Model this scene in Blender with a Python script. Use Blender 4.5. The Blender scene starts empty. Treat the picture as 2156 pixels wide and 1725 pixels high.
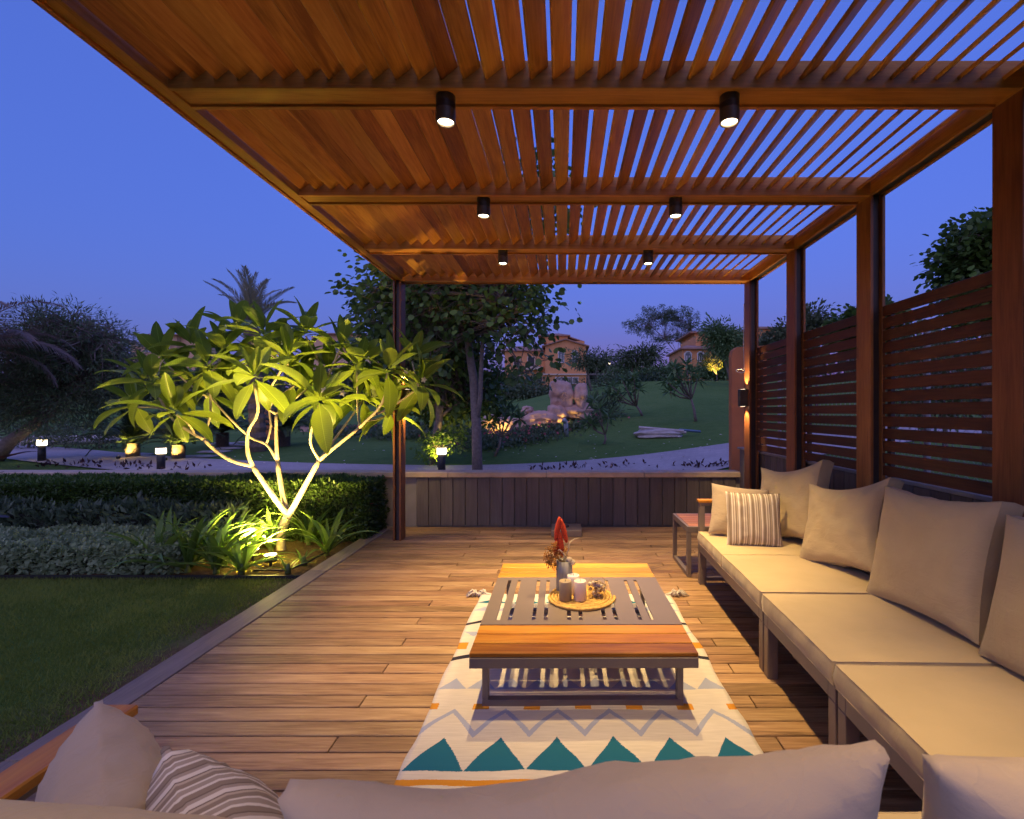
import bpy, math, random
import numpy as np
from mathutils import Vector, Matrix, noise, Euler

sc = bpy.context.scene
C = sc.collection
R = math.radians
PI = math.pi

# ------------------------------------------------------------------ camera
CAM_H = 1.40
cd = bpy.data.cameras.new('camera')
cd.sensor_width = 36.0
cd.lens = 17.53
cd.shift_x = -0.0496
cd.shift_y = 0.0026
cd.clip_start = 0.05
cd.clip_end = 2000
cd.dof.use_dof = True
cd.dof.focus_distance = 3.4
cd.dof.aperture_fstop = 8.0
cam = bpy.data.objects.new('camera', cd)
C.objects.link(cam)
cam.location = (0, 0, CAM_H)
cam.rotation_euler = (R(90), 0, 0)
sc.camera = cam

# ------------------------------------------------------------------ world: dusk sky, the sun gone down behind the camera
w = bpy.data.worlds.new('World')
sc.world = w
w.use_nodes = True
nt = w.node_tree
bg = nt.nodes['Background']
sky = nt.nodes.new('ShaderNodeTexSky')
sky.sky_type = 'NISHITA'
sky.sun_disc = False
sky.sun_elevation = R(-0.92)
sky.sun_rotation = R(200)
sky.altitude = 50
sky.air_density = 1.25
sky.dust_density = 0.3
sky.ozone_density = 4.4
tint = nt.nodes.new('ShaderNodeMix')
tint.data_type = 'RGBA'
tint.blend_type = 'MULTIPLY'
tint.inputs[0].default_value = 1.0
tint.inputs[7].default_value = (0.92, 0.96, 1.12, 1)
nt.links.new(sky.outputs[0], tint.inputs[6])
even = nt.nodes.new('ShaderNodeMix')     # an even blue mixed in to flatten the sky gradient
even.data_type = 'RGBA'
even.inputs[0].default_value = 0.6
even.inputs[7].default_value = (0.0335, 0.0570, 0.2300, 1)
nt.links.new(tint.outputs[2], even.inputs[6])
nt.links.new(even.outputs[2], bg.inputs[0])
bg.inputs[1].default_value = 0.15

# the last afterglow: a weak, very soft, pinkish sun from behind
sl = bpy.data.lights.new('sun', 'SUN')
sl.energy = 0.042
sl.angle = R(110)
sl.color = (1.0, 0.68, 0.70)
so = bpy.data.objects.new('sun', sl)
C.objects.link(so)
so.rotation_euler = (R(48), 0, R(-20))

# ------------------------------------------------------------------ view
sc.view_settings.view_transform = 'Standard'
sc.view_settings.look = 'None'
sc.view_settings.exposure = 4.3
sc.view_settings.gamma = 1.0
sc.view_settings.use_curve_mapping = False
sc.render.engine = 'CYCLES'
sc.cycles.use_denoising = True
sc.cycles.max_bounces = 7
sc.cycles.diffuse_bounces = 4
sc.cycles.glossy_bounces = 3
sc.cycles.transmission_bounces = 6
sc.cycles.transparent_max_bounces = 20
sc.cycles.sample_clamp_indirect = 6
sc.cycles.caustics_reflective = False
sc.cycles.caustics_refractive = False

LAMP = (1.0, 0.67, 0.28)        # warm white of the lamps against this white balance
UPL = (1.0, 0.67, 0.17)
LS = 1/19.7                     # dusk: a long exposure (4.3 stops), so lamps are weak in absolute terms
P_DOWN = 305.0*LS                   # watts per pergola downlight
P_UP = 900.0*LS                     # garden uplight under the frangipani

F = 1050.0
def P(vx, vy, d):
    """a point seen at (vx, vy) of the 2156 px picture, d metres in front of the camera"""
    return Vector(((vx - 1185) * d / F, d, CAM_H - (vy - 868) * d / F))

def sstep(a, b, x):
    t = min(1.0, max(0.0, (x - a) / (b - a)))
    return t * t * (3 - 2 * t)

def gz(x, y):
    """height of the ground"""
    if y < 6.1 and x < 2.3:
        return -0.05
    k = 0.02 + 0.12 * sstep(-12, 8, x)
    z = k * min(max(0.0, y - 10.5), 27.0) + 0.06 * min(max(0.0, y - 37.5), 60)
    z += 0.45 * sstep(2.6, 5.5, x) * (1 - sstep(9, 13, y))
    z += 0.05 * math.sin(x * 0.31 + 1) * math.sin(y * 0.23) * sstep(14, 22, y)
    return z - 0.02

def on_ground(vx, vy, lo=6.5, hi=140):
    """where the line of sight through (vx, vy) meets the ground"""
    d = lo
    while d < hi:
        p = P(vx, vy, d)
        if p.z <= gz(p.x, p.y):
            return Vector((p.x, p.y, gz(p.x, p.y)))
        d += 0.05
    p = P(vx, vy, hi)
    return Vector((p.x, p.y, gz(p.x, p.y)))

# ------------------------------------------------------------------ objects
def tag(o, label=None, cat=None, group=None, kind=None):
    if label: o['label'] = label
    if cat: o['category'] = cat
    if group: o['group'] = group
    if kind: o['kind'] = kind
    return o

def thing(name, label, cat, loc=(0, 0, 0), rz=0.0, group=None):
    o = bpy.data.objects.new(name, None)
    o.empty_display_size = 0.1
    C.objects.link(o)
    o.location = loc
    o.rotation_euler = (0, 0, rz)
    return tag(o, label, cat, group)

def rootloc(o):
    v = Vector((0, 0, 0))
    while o is not None:
        v += o.location
        o = o.parent
    return v

def link(name, me, parent=None, loc=None, rot=None):
    o = bpy.data.objects.new(name, me)
    C.objects.link(o)
    if parent is not None: o.parent = parent
    if loc is not None: o.location = loc
    if rot is not None: o.rotation_euler = rot
    return o

class MB:
    """collects shapes for ONE mesh object"""
    def __init__(s): s.v = []; s.f = []
    def add(s, vs, fs, M=None):
        b = len(s.v)
        for p in vs:
            p = Vector(p)
            s.v.append(M @ p if M is not None else p)
        s.f += [tuple(i + b for i in f) for f in fs]
        return s
    def box(s, x0, x1, y0, y1, z0, z1, M=None):
        v = [(x0,y0,z0),(x1,y0,z0),(x1,y1,z0),(x0,y1,z0),(x0,y0,z1),(x1,y0,z1),(x1,y1,z1),(x0,y1,z1)]
        return s.add(v, [(3,2,1,0),(4,5,6,7),(0,1,5,4),(1,2,6,5),(2,3,7,6),(3,0,4,7)], M)
    def cbox(s, x0, x1, y0, y1, z0, z1, b=0.004, M=None):
        """box with chamfered edges"""
        lo = (x0, y0, z0); hi = (x1, y1, z1)
        idx = {}; v = []
        for sx in (0,1):
            for sy in (0,1):
                for sz in (0,1):
                    for a in range(3):
                        sg = (sx, sy, sz)
                        p = [hi[k] if sg[k] else lo[k] for k in range(3)]
                        for k in range(3):
                            if k != a: p[k] += -b if sg[k] else b
                        idx[(sx,sy,sz,a)] = len(v); v.append(p)
        f = []
        for a in range(3):
            o1, o2 = (a+1) % 3, (a+2) % 3
            for sa in (0,1):
                q = []
                for (c1, c2) in ((0,0),(1,0),(1,1),(0,1)):
                    sg = [0,0,0]; sg[a] = sa; sg[o1] = c1; sg[o2] = c2
                    q.append(idx[(*sg, a)])
                f.append(tuple(q) if sa else tuple(q[::-1]))
        for a in range(3):
            o1, o2 = (a+1) % 3, (a+2) % 3
            for c1 in (0,1):
                for c2 in (0,1):
                    A = [0,0,0]; A[o1] = c1; A[o2] = c2; A[a] = 0
                    B = list(A); B[a] = 1
                    q = (idx[(*A,o1)], idx[(*B,o1)], idx[(*B,o2)], idx[(*A,o2)])
                    f.append(q if (c1 == c2) else q[::-1])
        for sx in (0,1):
            for sy in (0,1):
                for sz in (0,1):
                    t = (idx[(sx,sy,sz,0)], idx[(sx,sy,sz,1)], idx[(sx,sy,sz,2)])
                    f.append(t if (sx+sy+sz) % 2 else t[::-1])
        return s.add(v, f, M)
    def tube(s, pts, rad, n=8, cap=True):
        pts = [Vector(p) for p in pts]
        if not hasattr(rad, '__len__'): rad = [rad] * len(pts)
        vs = []; fs = []
        up = Vector((0.013, 0.021, 1)).normalized()
        prev = None
        for i, p in enumerate(pts):
            t = (pts[min(i+1, len(pts)-1)] - pts[max(i-1, 0)])
            if t.length < 1e-9: t = Vector((0,0,1))
            t.normalize()
            if prev is None:
                a = t.cross(up)
                if a.length < 0.05: a = t.cross(Vector((1,0,0)))
            else:
                a = prev - t * prev.dot(t)
            a.normalize(); prev = a
            b = t.cross(a)
            for k in range(n):
                th = 2*PI*k/n
                vs.append(p + (a*math.cos(th) + b*math.sin(th)) * rad[i])
        for i in range(len(pts)-1):
            for k in range(n):
                k2 = (k+1) % n
                fs.append((i*n+k, i*n+k2, (i+1)*n+k2, (i+1)*n+k))
        if cap:
            fs.append(tuple(range(n))[::-1])
            fs.append(tuple((len(pts)-1)*n + k for k in range(n)))
        return s.add(vs, fs)
    def lathe(s, prof, n=24, at=(0,0,0), cap0=True, cap1=True):
        vs = []; fs = []
        for (r, z) in prof:
            for k in range(n):
                th = 2*PI*k/n
                vs.append((at[0] + r*math.cos(th), at[1] + r*math.sin(th), at[2] + z))
        for i in range(len(prof)-1):
            for k in range(n):
                k2 = (k+1) % n
                fs.append((i*n+k, i*n+k2, (i+1)*n+k2, (i+1)*n+k))
        if cap0: fs.append(tuple(range(n))[::-1])
        if cap1: fs.append(tuple((len(prof)-1)*n + k for k in range(n)))
        return s.add(vs, fs)
    def mesh(s, name, mat, smooth=False, off=None):
        me = bpy.data.meshes.new(name)
        me.from_pydata([(p - off) if off is not None else p for p in s.v], [], s.f)
        me.materials.append(mat)
        if smooth: me.polygons.foreach_set('use_smooth', [True]*len(me.polygons))
        me.update()
        return me
    def build(s, name, mat, parent=None, smooth=False, local=False, origin=None):
        """the shapes are given in world coordinates unless local"""
        off = None
        if not local:
            if parent is not None: off = rootloc(parent)
            elif origin is not None: off = Vector(origin)
        me = s.mesh(name, mat, smooth, off)
        o = link(name, me, parent)
        if parent is None and origin is not None: o.location = origin
        return o

def np_mesh(name, V, Fc, mat, attr=None, smooth=False):
    V = np.asarray(V, dtype=np.float32); Fc = np.asarray(Fc, dtype=np.int32)
    me = bpy.data.meshes.new(name)
    me.vertices.add(len(V)); me.vertices.foreach_set('co', V.ravel())
    n, k = Fc.shape
    me.loops.add(n*k); me.loops.foreach_set('vertex_index', Fc.ravel())
    me.polygons.add(n); me.polygons.foreach_set('loop_start', np.arange(0, n*k, k, dtype=np.int32))
    if smooth: me.polygons.foreach_set('use_smooth', np.ones(n, dtype=bool))
    if attr is not None:
        at = me.attributes.new('v', 'FLOAT', 'POINT')
        at.data.foreach_set('value', np.asarray(attr, dtype=np.float32))
    me.materials.append(mat)
    me.update(calc_edges=True)
    return me

# ------------------------------------------------------------------ materials
class G:
    def __init__(s, name):
        s.m = bpy.data.materials.new(name); s.m.use_nodes = True
        s.t = s.m.node_tree; s.t.nodes.clear()
        s.out = s.n('ShaderNodeOutputMaterial')
    def n(s, typ, **kw):
        x = s.t.nodes.new(typ)
        for k, v in kw.items(): setattr(x, k, v)
        return x
    def l(s, a, b): s.t.links.new(a, b)
    def put(s, sock, v):
        if hasattr(v, 'is_output'): s.l(v, sock)
        elif isinstance(v, (tuple, list)) and len(v) == 3 and sock.type == 'RGBA': sock.default_value = (*v, 1)
        else: sock.default_value = v
    def math(s, op, a, b=None, c=None, clamp=False):
        x = s.n('ShaderNodeMath', operation=op, use_clamp=clamp)
        s.put(x.inputs[0], a)
        if b is not None: s.put(x.inputs[1], b)
        if c is not None: s.put(x.inputs[2], c)
        return x.outputs[0]
    def mix(s, f, a, b, blend='MIX'):
        x = s.n('ShaderNodeMix', data_type='RGBA', blend_type=blend)
        s.put(x.inputs[0], f); s.put(x.inputs[6], a); s.put(x.inputs[7], b)
        return x.outputs[2]
    def ramp(s, f, stops, interp='LINEAR'):
        x = s.n('ShaderNodeValToRGB'); x.color_ramp.interpolation = interp
        e = x.color_ramp.elements
        while len(e) < len(stops): e.new(0.5)
        for el, (p, c) in zip(e, stops): el.position = p; el.color = (*c, 1)
        s.put(x.inputs[0], f)
        return x.outputs[0]
    def coord(s, which='Object', scale=(1,1,1), shift=None):
        tc = s.n('ShaderNodeTexCoord'); mp = s.n('ShaderNodeMapping')
        s.l(tc.outputs[which], mp.inputs[0]); mp.inputs['Scale'].default_value = scale
        if shift is not None: s.l(shift, mp.inputs['Location'])
        return mp.outputs[0]
    def noise(s, vec, scale=5, detail=4, rough=0.55, dist=0.0):
        x = s.n('ShaderNodeTexNoise')
        if vec is not None: s.l(vec, x.inputs['Vector'])
        x.inputs['Scale'].default_value = scale; x.inputs['Detail'].default_value = detail
        x.inputs['Roughness'].default_value = rough; x.inputs['Distortion'].default_value = dist
        return x.outputs[0]
    def bump(s, h, strength=0.3, dist=0.01):
        x = s.n('ShaderNodeBump'); x.inputs['Strength'].default_value = strength; x.inputs['Distance'].default_value = dist
        s.l(h, x.inputs['Height'])
        return x.outputs[0]
    def bsdf(s, col, rough=0.6, metal=0.0, normal=None, spec=0.5, **kw):
        x = s.n('ShaderNodeBsdfPrincipled')
        s.put(x.inputs['Base Color'], col); s.put(x.inputs['Roughness'], rough); s.put(x.inputs['Metallic'], metal)
        s.put(x.inputs['Specular IOR Level'], spec)
        if normal is not None: s.l(normal, x.inputs['Normal'])
        for k, v in kw.items(): s.put(x.inputs[k], v)
        return x.outputs[0]
    def done(s, sh): s.l(sh, s.out.inputs[0]); return s.m

def wood(name, dark, mid, light, axis=0, rough=0.5, scale=1.0, vary=0.35, spec=0.35, bump=0.25, vv=0.4):
    g = G(name)
    oi = g.n('ShaderNodeObjectInfo')
    comb = g.n('ShaderNodeCombineXYZ')
    r = oi.outputs['Random']
    g.put(comb.inputs[0], g.math('MULTIPLY', r, 37.0)); g.put(comb.inputs[1], g.math('MULTIPLY', r, 91.0)); g.put(comb.inputs[2], g.math('MULTIPLY', r, 53.0))
    sc1 = [14*scale]*3; sc1[axis] = 1.6*scale
    sc2 = [90*scale]*3; sc2[axis] = 5.0*scale
    v1 = g.coord('Object', tuple(sc1), comb.outputs[0]); v2 = g.coord('Object', tuple(sc2), comb.outputs[0])
    n1 = g.noise(v1, 1.0, 4, 0.6, 1.1); n2 = g.noise(v2, 1.0, 3, 0.6, 0.3)
    sc3 = [3*scale]*3; sc3[axis] = 1.0*scale
    n3 = g.noise(g.coord('Object', tuple(sc3), comb.outputs[0]), 1.3, 2, 0.5, 0.0)
    f = g.math('ADD', g.math('MULTIPLY', n1, 0.55), g.math('ADD', g.math('MULTIPLY', n2, 0.45), g.math('MULTIPLY', n3, 0.2)))
    f = g.math('SUBTRACT', g.math('MULTIPLY', f, 1.25), 0.19)
    f = g.math('ADD', f, g.math('MULTIPLY', g.math('SUBTRACT', r, 0.5), vary))
    col = g.ramp(f, [(0.30, dark), (0.55, mid), (0.82, light)])
    hs = g.n('ShaderNodeHueSaturation')
    g.put(hs.inputs['Hue'], g.math('ADD', 0.494, g.math('MULTIPLY', g.math('FRACT', g.math('MULTIPLY', r, 7.3)), 0.014)))
    g.put(hs.inputs['Value'], g.math('ADD', 1.0 - vv/2, g.math('MULTIPLY', g.math('FRACT', g.math('MULTIPLY', r, 17.1)), vv)))
    g.l(col, hs.inputs['Color'])
    nb = g.bump(g.math('ADD', n2, n1), bump, 0.004)
    return g.done(g.bsdf(hs.outputs[0], g.math('ADD', rough - 0.1, g.math('MULTIPLY', n1, 0.2)), 0, nb, spec))

def plain(name, col, rough=0.6, metal=0.0, var=0.12, nscale=6.0, bump=0.0, spec=0.5, bscale=60, **kw):
    g = G(name)
    v = g.coord('Object')
    n = g.noise(v, nscale, 5, 0.6)
    a = tuple(c*(1-var) for c in col); b = tuple(min(1, c*(1+var)) for c in col)
    c = g.ramp(n, [(0.3, a), (0.7, b)])
    nb = g.bump(g.noise(v, bscale, 4, 0.6), bump, 0.005) if bump else None
    return g.done(g.bsdf(c, rough, metal, nb, spec, **kw))

def emit(name, col, st):
    g = G(name); e = g.n('ShaderNodeEmission'); e.inputs[0].default_value = (*col, 1); e.inputs[1].default_value = st
    return g.done(e.outputs[0])

def leafmat(name, dark, light, trans=0.35, rough=0.45, veins=False, spec=0.4):
    g = G(name)
    a = g.n('ShaderNodeAttribute'); a.attribute_name = 'v'
    oi = g.n('ShaderNodeObjectInfo')
    f = g.math('FRACT', g.math('ADD', a.outputs['Fac'], oi.outputs['Random']))
    col = g.ramp(f, [(0.0, dark), (1.0, light)])
    nb = None
    if veins:
        vec = g.coord('Object')
        sp = g.n('ShaderNodeSeparateXYZ'); g.l(vec, sp.inputs[0])
        ax = g.math('ABSOLUTE', sp.outputs[1])
        rib = g.math('LESS_THAN', ax, 0.0022)
        ph = g.math('MULTIPLY', g.math('SUBTRACT', sp.outputs[0], g.math('MULTIPLY', ax, 0.55)), 2*PI/0.017)
        vv = g.math('POWER', g.math('MULTIPLY_ADD', g.math('SINE', ph), 0.5, 0.5), 8.0)
        col = g.mix(g.math('MAXIMUM', g.math('MULTIPLY', rib, 0.75), g.math('MULTIPLY', vv, 0.22)), col, tuple(min(1, c*1.9+0.03) for c in light))
        nb = g.bump(g.math('SINE', ph), 0.25, 0.0015)
    p = g.bsdf(col, rough, 0, nb, spec)
    t = g.n('ShaderNodeBsdfTranslucent')
    g.l(g.mix(0.5, col, tuple(min(1, c*1.5) for c in light)), t.inputs[0])
    mx = g.n('ShaderNodeMixShader'); mx.inputs[0].default_value = trans
    g.l(p, mx.inputs[1]); g.l(t.outputs[0], mx.inputs[2])
    return g.done(mx.outputs[0])

M = {}
M['slat'] = wood('slat_wood', (0.26,0.092,0.017), (0.48,0.200,0.036), (0.64,0.315,0.065), 1, 0.42, 1.0, 0.35)
M['beam'] = wood('beam_wood', (0.26,0.09,0.02), (0.43,0.175,0.038), (0.56,0.26,0.06), 0, 0.45, 1.0, 0.15)
M['beam_y'] = wood('beam_wood_along', (0.26,0.09,0.02), (0.43,0.175,0.038), (0.56,0.26,0.06), 1, 0.45, 1.0, 0.15)
M['post'] = wood('post_wood', (0.12,0.04,0.014), (0.22,0.08,0.025), (0.30,0.12,0.04), 2, 0.45, 1.0, 0.12)
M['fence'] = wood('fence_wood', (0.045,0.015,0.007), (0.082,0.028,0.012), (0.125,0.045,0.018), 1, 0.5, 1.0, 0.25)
M['deck'] = wood('deck_wood', (0.105,0.055,0.025), (0.285,0.165,0.08), (0.46,0.30,0.155), 0, 0.52, 1.0, 0.22, 0.35, 0.6, 0.28)
M['deck_border'] = wood('deck_border_wood', (0.20,0.14,0.10), (0.30,0.22,0.16), (0.40,0.30,0.22), 1, 0.55, 1.0, 0.2)
M['teak'] = wood('teak', (0.24,0.085,0.008), (0.43,0.178,0.014), (0.56,0.27,0.028), 0, 0.4, 1.0, 0.3)
M['teak_y'] = wood('teak_along', (0.24,0.085,0.008), (0.43,0.178,0.014), (0.56,0.27,0.028), 1, 0.4, 1.0, 0.2)
M['teak_red'] = wood('teak_red', (0.22,0.075,0.03), (0.34,0.125,0.05), (0.44,0.19,0.08), 0, 0.4, 1.0, 0.2)
M['steel'] = plain('dark_steel', (0.055,0.045,0.042), 0.5, 0.3, 0.15, 9)
M['alu'] = plain('taupe_aluminium', (0.19,0.15,0.125), 0.42, 0.15, 0.06, 4, 0.04)
M['lamp_body'] = plain('lamp_body', (0.09,0.075,0.062), 0.4, 0.4, 0.1, 12)
M['clad'] = wood('wall_cladding', (0.075,0.064,0.060), (0.108,0.092,0.086), (0.155,0.134,0.125), 2, 0.6, 0.6, 0.12, 0.3, 0.3)
M['capstone'] = plain('cap_stone', (0.46,0.35,0.25), 0.7, 0, 0.18, 5, 0.15)
M['concrete'] = plain('concrete', (0.26,0.235,0.22), 0.8, 0, 0.15, 4, 0.2)
M['joist'] = plain('joist_dark', (0.02,0.016,0.013), 0.9, 0, 0.2, 5)
M['terra'] = plain('terracotta_render', (0.50,0.19,0.075), 0.8, 0, 0.1, 3, 0.15)
M['terrapot'] = plain('terracotta_pot', (0.40,0.14,0.06), 0.7, 0, 0.15, 5, 0.1)

def fabric(name, col, wrinkle=0.0, rough=0.85):
    g = G(name)
    v = g.coord('Object')
    n = g.noise(v, 3.0, 4, 0.5)
    c = g.ramp(n, [(0.3, tuple(x*0.91 for x in col)), (0.7, tuple(min(1, x*1.06) for x in col))])
    fine = g.noise(v, 700, 2, 0.5)
    big = g.noise(g.coord('Object', (1,1,2.2)), 8, 3, 0.55, 0.9)
    crease = g.math('ABSOLUTE', g.math('SUBTRACT', g.noise(g.coord('Object', (1,1,1.6)), 5.5, 3, 0.6, 1.6), 0.5))
    crease = g.math('POWER', g.math('SUBTRACT', 1.0, g.math('MULTIPLY', crease, 2.0), None, True), 14.0)
    h = g.math('ADD', g.math('MULTIPLY', fine, 0.06), g.math('ADD', g.math('MULTIPLY', big, wrinkle), g.math('MULTIPLY', crease, 0.13*wrinkle)))
    return g.done(g.bsdf(c, rough, 0, g.bump(h, 0.45, 0.012), 0.25, **{'Sheen Weight': 0.15}))
M['cushion'] = fabric('beige_canvas', (0.47,0.37,0.21), 0.8)
M['cushion_seat'] = fabric('beige_canvas_seat', (0.52,0.41,0.225), 0.35)
M['pillow'] = fabric('greige_canvas', (0.43,0.34,0.235), 0.8)
M['piping'] = fabric('piping_canvas', (0.42,0.33,0.19), 0.0)

def stripes(name, period=0.078):
    g = G(name)
    sp = g.n('ShaderNodeSeparateXYZ'); g.l(g.coord('Object'), sp.inputs[0])
    u = g.math('FRACT', g.math('ADD', g.math('DIVIDE', sp.outputs[0], period), 50.2))
    A = (0.29,0.225,0.16); Bc = (0.72,0.65,0.54); Cc = (0.38,0.31,0.235); D = (0.52,0.43,0.31); E = (0.19,0.14,0.10)
    col = g.ramp(u, [(0.0,A),(0.16,Bc),(0.24,Cc),(0.38,Bc),(0.44,A),(0.58,D),(0.66,E),(0.70,Bc),(0.84,Cc),(0.95,E)], 'CONSTANT')
    fine = g.noise(g.coord('Object'), 600, 2)
    big = g.noise(g.coord('Object'), 8, 3)
    h = g.math('ADD', g.math('MULTIPLY', fine, 0.05), g.math('MULTIPLY', big, 0.7))
    return g.done(g.bsdf(col, 0.85, 0, g.bump(h, 0.3, 0.01), 0.2))
M['stripe'] = stripes('striped_canvas')

def grass_ground():
    g = G('grass_ground')
    v = g.coord('Object')
    n1 = g.noise(v, 0.35, 5, 0.65); n2 = g.noise(v, 5, 6, 0.7); n3 = g.noise(v, 90, 3, 0.6)
    f = g.math('ADD', g.math('MULTIPLY', n1, 0.45), g.math('ADD', g.math('MULTIPLY', n2, 0.45), g.math('MULTIPLY', n3, 0.2)))
    col = g.ramp(f, [(0.34, (0.070,0.125,0.030)), (0.52, (0.112,0.205,0.050)), (0.64, (0.15,0.24,0.065)), (0.78, (0.24,0.26,0.10))])
    # worn earth along the deck edge
    sp = g.n('ShaderNodeSeparateXYZ'); g.l(v, sp.inputs[0])
    ed = g.math('MULTIPLY_ADD', g.math('ABSOLUTE', g.math('ADD', sp.outputs[0], 2.30)), -2.2, 1.05)
    near = g.math('LESS_THAN', sp.outputs[1], 4.3)
    m = g.math('MULTIPLY', near, g.math('ADD', ed, g.math('MULTIPLY', g.math('SUBTRACT', g.noise(v, 3.0, 4), 0.5), 1.8)), None, True)
    col = g.mix(m, col, g.ramp(g.noise(v, 30, 5, 0.7), [(0.3, (0.10,0.065,0.035)), (0.7, (0.21,0.145,0.08))]))
    return g.done(g.bsdf(col, 0.9, 0, g.bump(g.math('ADD', n3, g.math('MULTIPLY', n2, 2.0)), 0.7, 0.05), 0.1))
M['ground'] = grass_ground()

def soil():
    g = G('soil')
    v = g.coord('Object')
    n = g.noise(v, 14, 6, 0.7); n2 = g.noise(v, 70, 4, 0.7)
    col = g.ramp(g.math('ADD', g.math('MULTIPLY', n, 0.6), g.math('MULTIPLY', n2, 0.4)), [(0.3, (0.07,0.045,0.022)), (0.6, (0.16,0.105,0.05)), (0.8, (0.26,0.18,0.09))])
    return g.done(g.bsdf(col, 0.95, 0, g.bump(g.math('ADD', n, n2), 0.9, 0.03), 0.1))
M['soil'] = soil()

def paving():
    g = G('path_paving')
    b = g.n('ShaderNodeTexBrick'); g.l(g.coord('UV'), b.inputs[0])
    b.inputs['Scale'].default_value = 1.0
    b.inputs['Brick Width'].default_value = 0.22; b.inputs['Row Height'].default_value = 0.11
    b.inputs['Mortar Size'].default_value = 0.006; b.inputs['Bias'].default_value = 0.0
    b.inputs['Color1'].default_value = (0.40,0.35,0.35,1); b.inputs['Color2'].default_value = (0.50,0.45,0.44,1); b.inputs['Mortar'].default_value = (0.2,0.18,0.18,1)
    n = g.noise(g.coord('Object'), 1.2, 5, 0.6)
    col = g.mix(0.55, b.outputs[0], g.ramp(n, [(0.3, (0.30,0.27,0.27)), (0.7, (0.48,0.42,0.42))]))
    return g.done(g.bsdf(col, 0.75, 0, g.bump(b.outputs[1], -0.3, 0.01), 0.3))
M['paving'] = paving()
M['stone'] = plain('pale_stone', (0.46,0.41,0.38), 0.8, 0, 0.2, 6, 0.3)
M['rock'] = plain('sandstone', (0.56,0.35,0.26), 0.85, 0, 0.28, 2.5, 0.5, bscale=9)
M['bark'] = plain('grey_bark', (0.20,0.155,0.13), 0.85, 0, 0.3, 18, 0.6, bscale=40)
M['bark_pale'] = plain('pale_bark', (0.42,0.35,0.24), 0.75, 0, 0.3, 30, 0.55, bscale=55)
M['bark_palm'] = plain('palm_bark', (0.17,0.125,0.09), 0.9, 0, 0.35, 14, 0.7, bscale=25)
M['stalk'] = plain('stalk', (0.10,0.14,0.04), 0.6, 0, 0.2, 10)
M['glowlamp'] = emit('lamp_disc', (1.0,0.80,0.48), 1.8)
M['glowbollard'] = emit('bollard_glow', (1.0,0.80,0.52), 0.33)
M['glowup'] = emit('uplight_glow', (1.0,0.85,0.45), 1.7)
M['black'] = plain('black_metal', (0.02,0.02,0.022), 0.45, 0.3, 0.1, 8)
M['white_paint'] = plain('white_paint', (0.72,0.70,0.68), 0.6, 0, 0.06, 4)
M['glass_dark'] = plain('window_glass', (0.05,0.06,0.085), 0.12, 0, 0.15, 0.6, 0, 0.8)
M['roof'] = plain('roof_tiles', (0.34,0.20,0.15), 0.85, 0, 0.2, 2.0, 0.3, bscale=6)
M['roof_grey'] = plain('flat_roof', (0.40,0.32,0.31), 0.85, 0, 0.1, 2.0)
M['villa'] = plain('villa_render', (0.68,0.32,0.13), 0.85, 0, 0.10, 0.7)
M['villa_pale'] = plain('villa_render_pale', (0.70,0.44,0.26), 0.85, 0, 0.10, 0.7)
M['villa_trim'] = plain('villa_trim', (0.62,0.50,0.38), 0.8, 0, 0.08, 2)
M['water'] = plain('pool_water', (0.10,0.30,0.34), 0.08, 0, 0.1, 1.5, 0.05)
M['blue_plank'] = plain('blue_plank', (0.10,0.17,0.26), 0.7, 0, 0.15, 4)
M['pipe'] = plain('grey_pipe', (0.36,0.38,0.40), 0.5, 0, 0.1, 6)

M['l_frang'] = leafmat('frangipani_leaf', (0.070,0.130,0.014), (0.20,0.265,0.028), 0.50, 0.38, True)
M['l_frang2'] = leafmat('frangipani_leaf_rear', (0.07,0.13,0.014), (0.19,0.25,0.028), 0.50, 0.4)
M['l_lily'] = leafmat('lily_leaf', (0.07,0.145,0.02), (0.14,0.24,0.04), 0.3, 0.4)
M['l_hedge'] = leafmat('hedge_leaf', (0.03,0.065,0.014), (0.08,0.15,0.03), 0.25, 0.4)
M['l_silver'] = leafmat('silver_leaf', (0.17,0.235,0.11), (0.34,0.42,0.22), 0.2, 0.6)
M['l_mid'] = leafmat('broad_shrub_leaf', (0.06,0.10,0.055), (0.14,0.20,0.115), 0.2, 0.45)
M['l_tree'] = leafmat('round_leaf', (0.035,0.068,0.018), (0.12,0.20,0.04), 0.25, 0.45)
M['l_dark'] = leafmat('dark_leaf', (0.065,0.098,0.048), (0.145,0.20,0.095), 0.2, 0.5)
M['l_olive'] = leafmat('olive_leaf', (0.07,0.09,0.045), (0.14,0.18,0.085), 0.2, 0.5)
M['l_bg'] = leafmat('bg_leaf', (0.085,0.155,0.06), (0.19,0.30,0.115), 0.2, 0.5)
M['l_lit'] = leafmat('young_tree_leaf', (0.14,0.16,0.03), (0.26,0.26,0.06), 0.35, 0.5)
M['l_cyc'] = leafmat('cycad_leaf', (0.04,0.07,0.02), (0.08,0.12,0.035), 0.15, 0.4)
M['l_palm'] = leafmat('palm_leaf', (0.22,0.22,0.13), (0.34,0.31,0.19), 0.25, 0.5)
M['l_palm_dry'] = leafmat('palm_leaf_dusty', (0.19,0.13,0.11), (0.28,0.20,0.16), 0.25, 0.6)
M['l_red'] = leafmat('wine_leaf', (0.03,0.012,0.014), (0.06,0.02,0.022), 0.2, 0.45)
M['l_grass'] = leafmat('grass_blade', (0.085,0.15,0.020), (0.28,0.33,0.07), 0.3, 0.6, spec=0.2)
M['petal_pink'] = leafmat('pink_petal', (0.5,0.08,0.10), (0.62,0.16,0.18), 0.3, 0.6)
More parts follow.
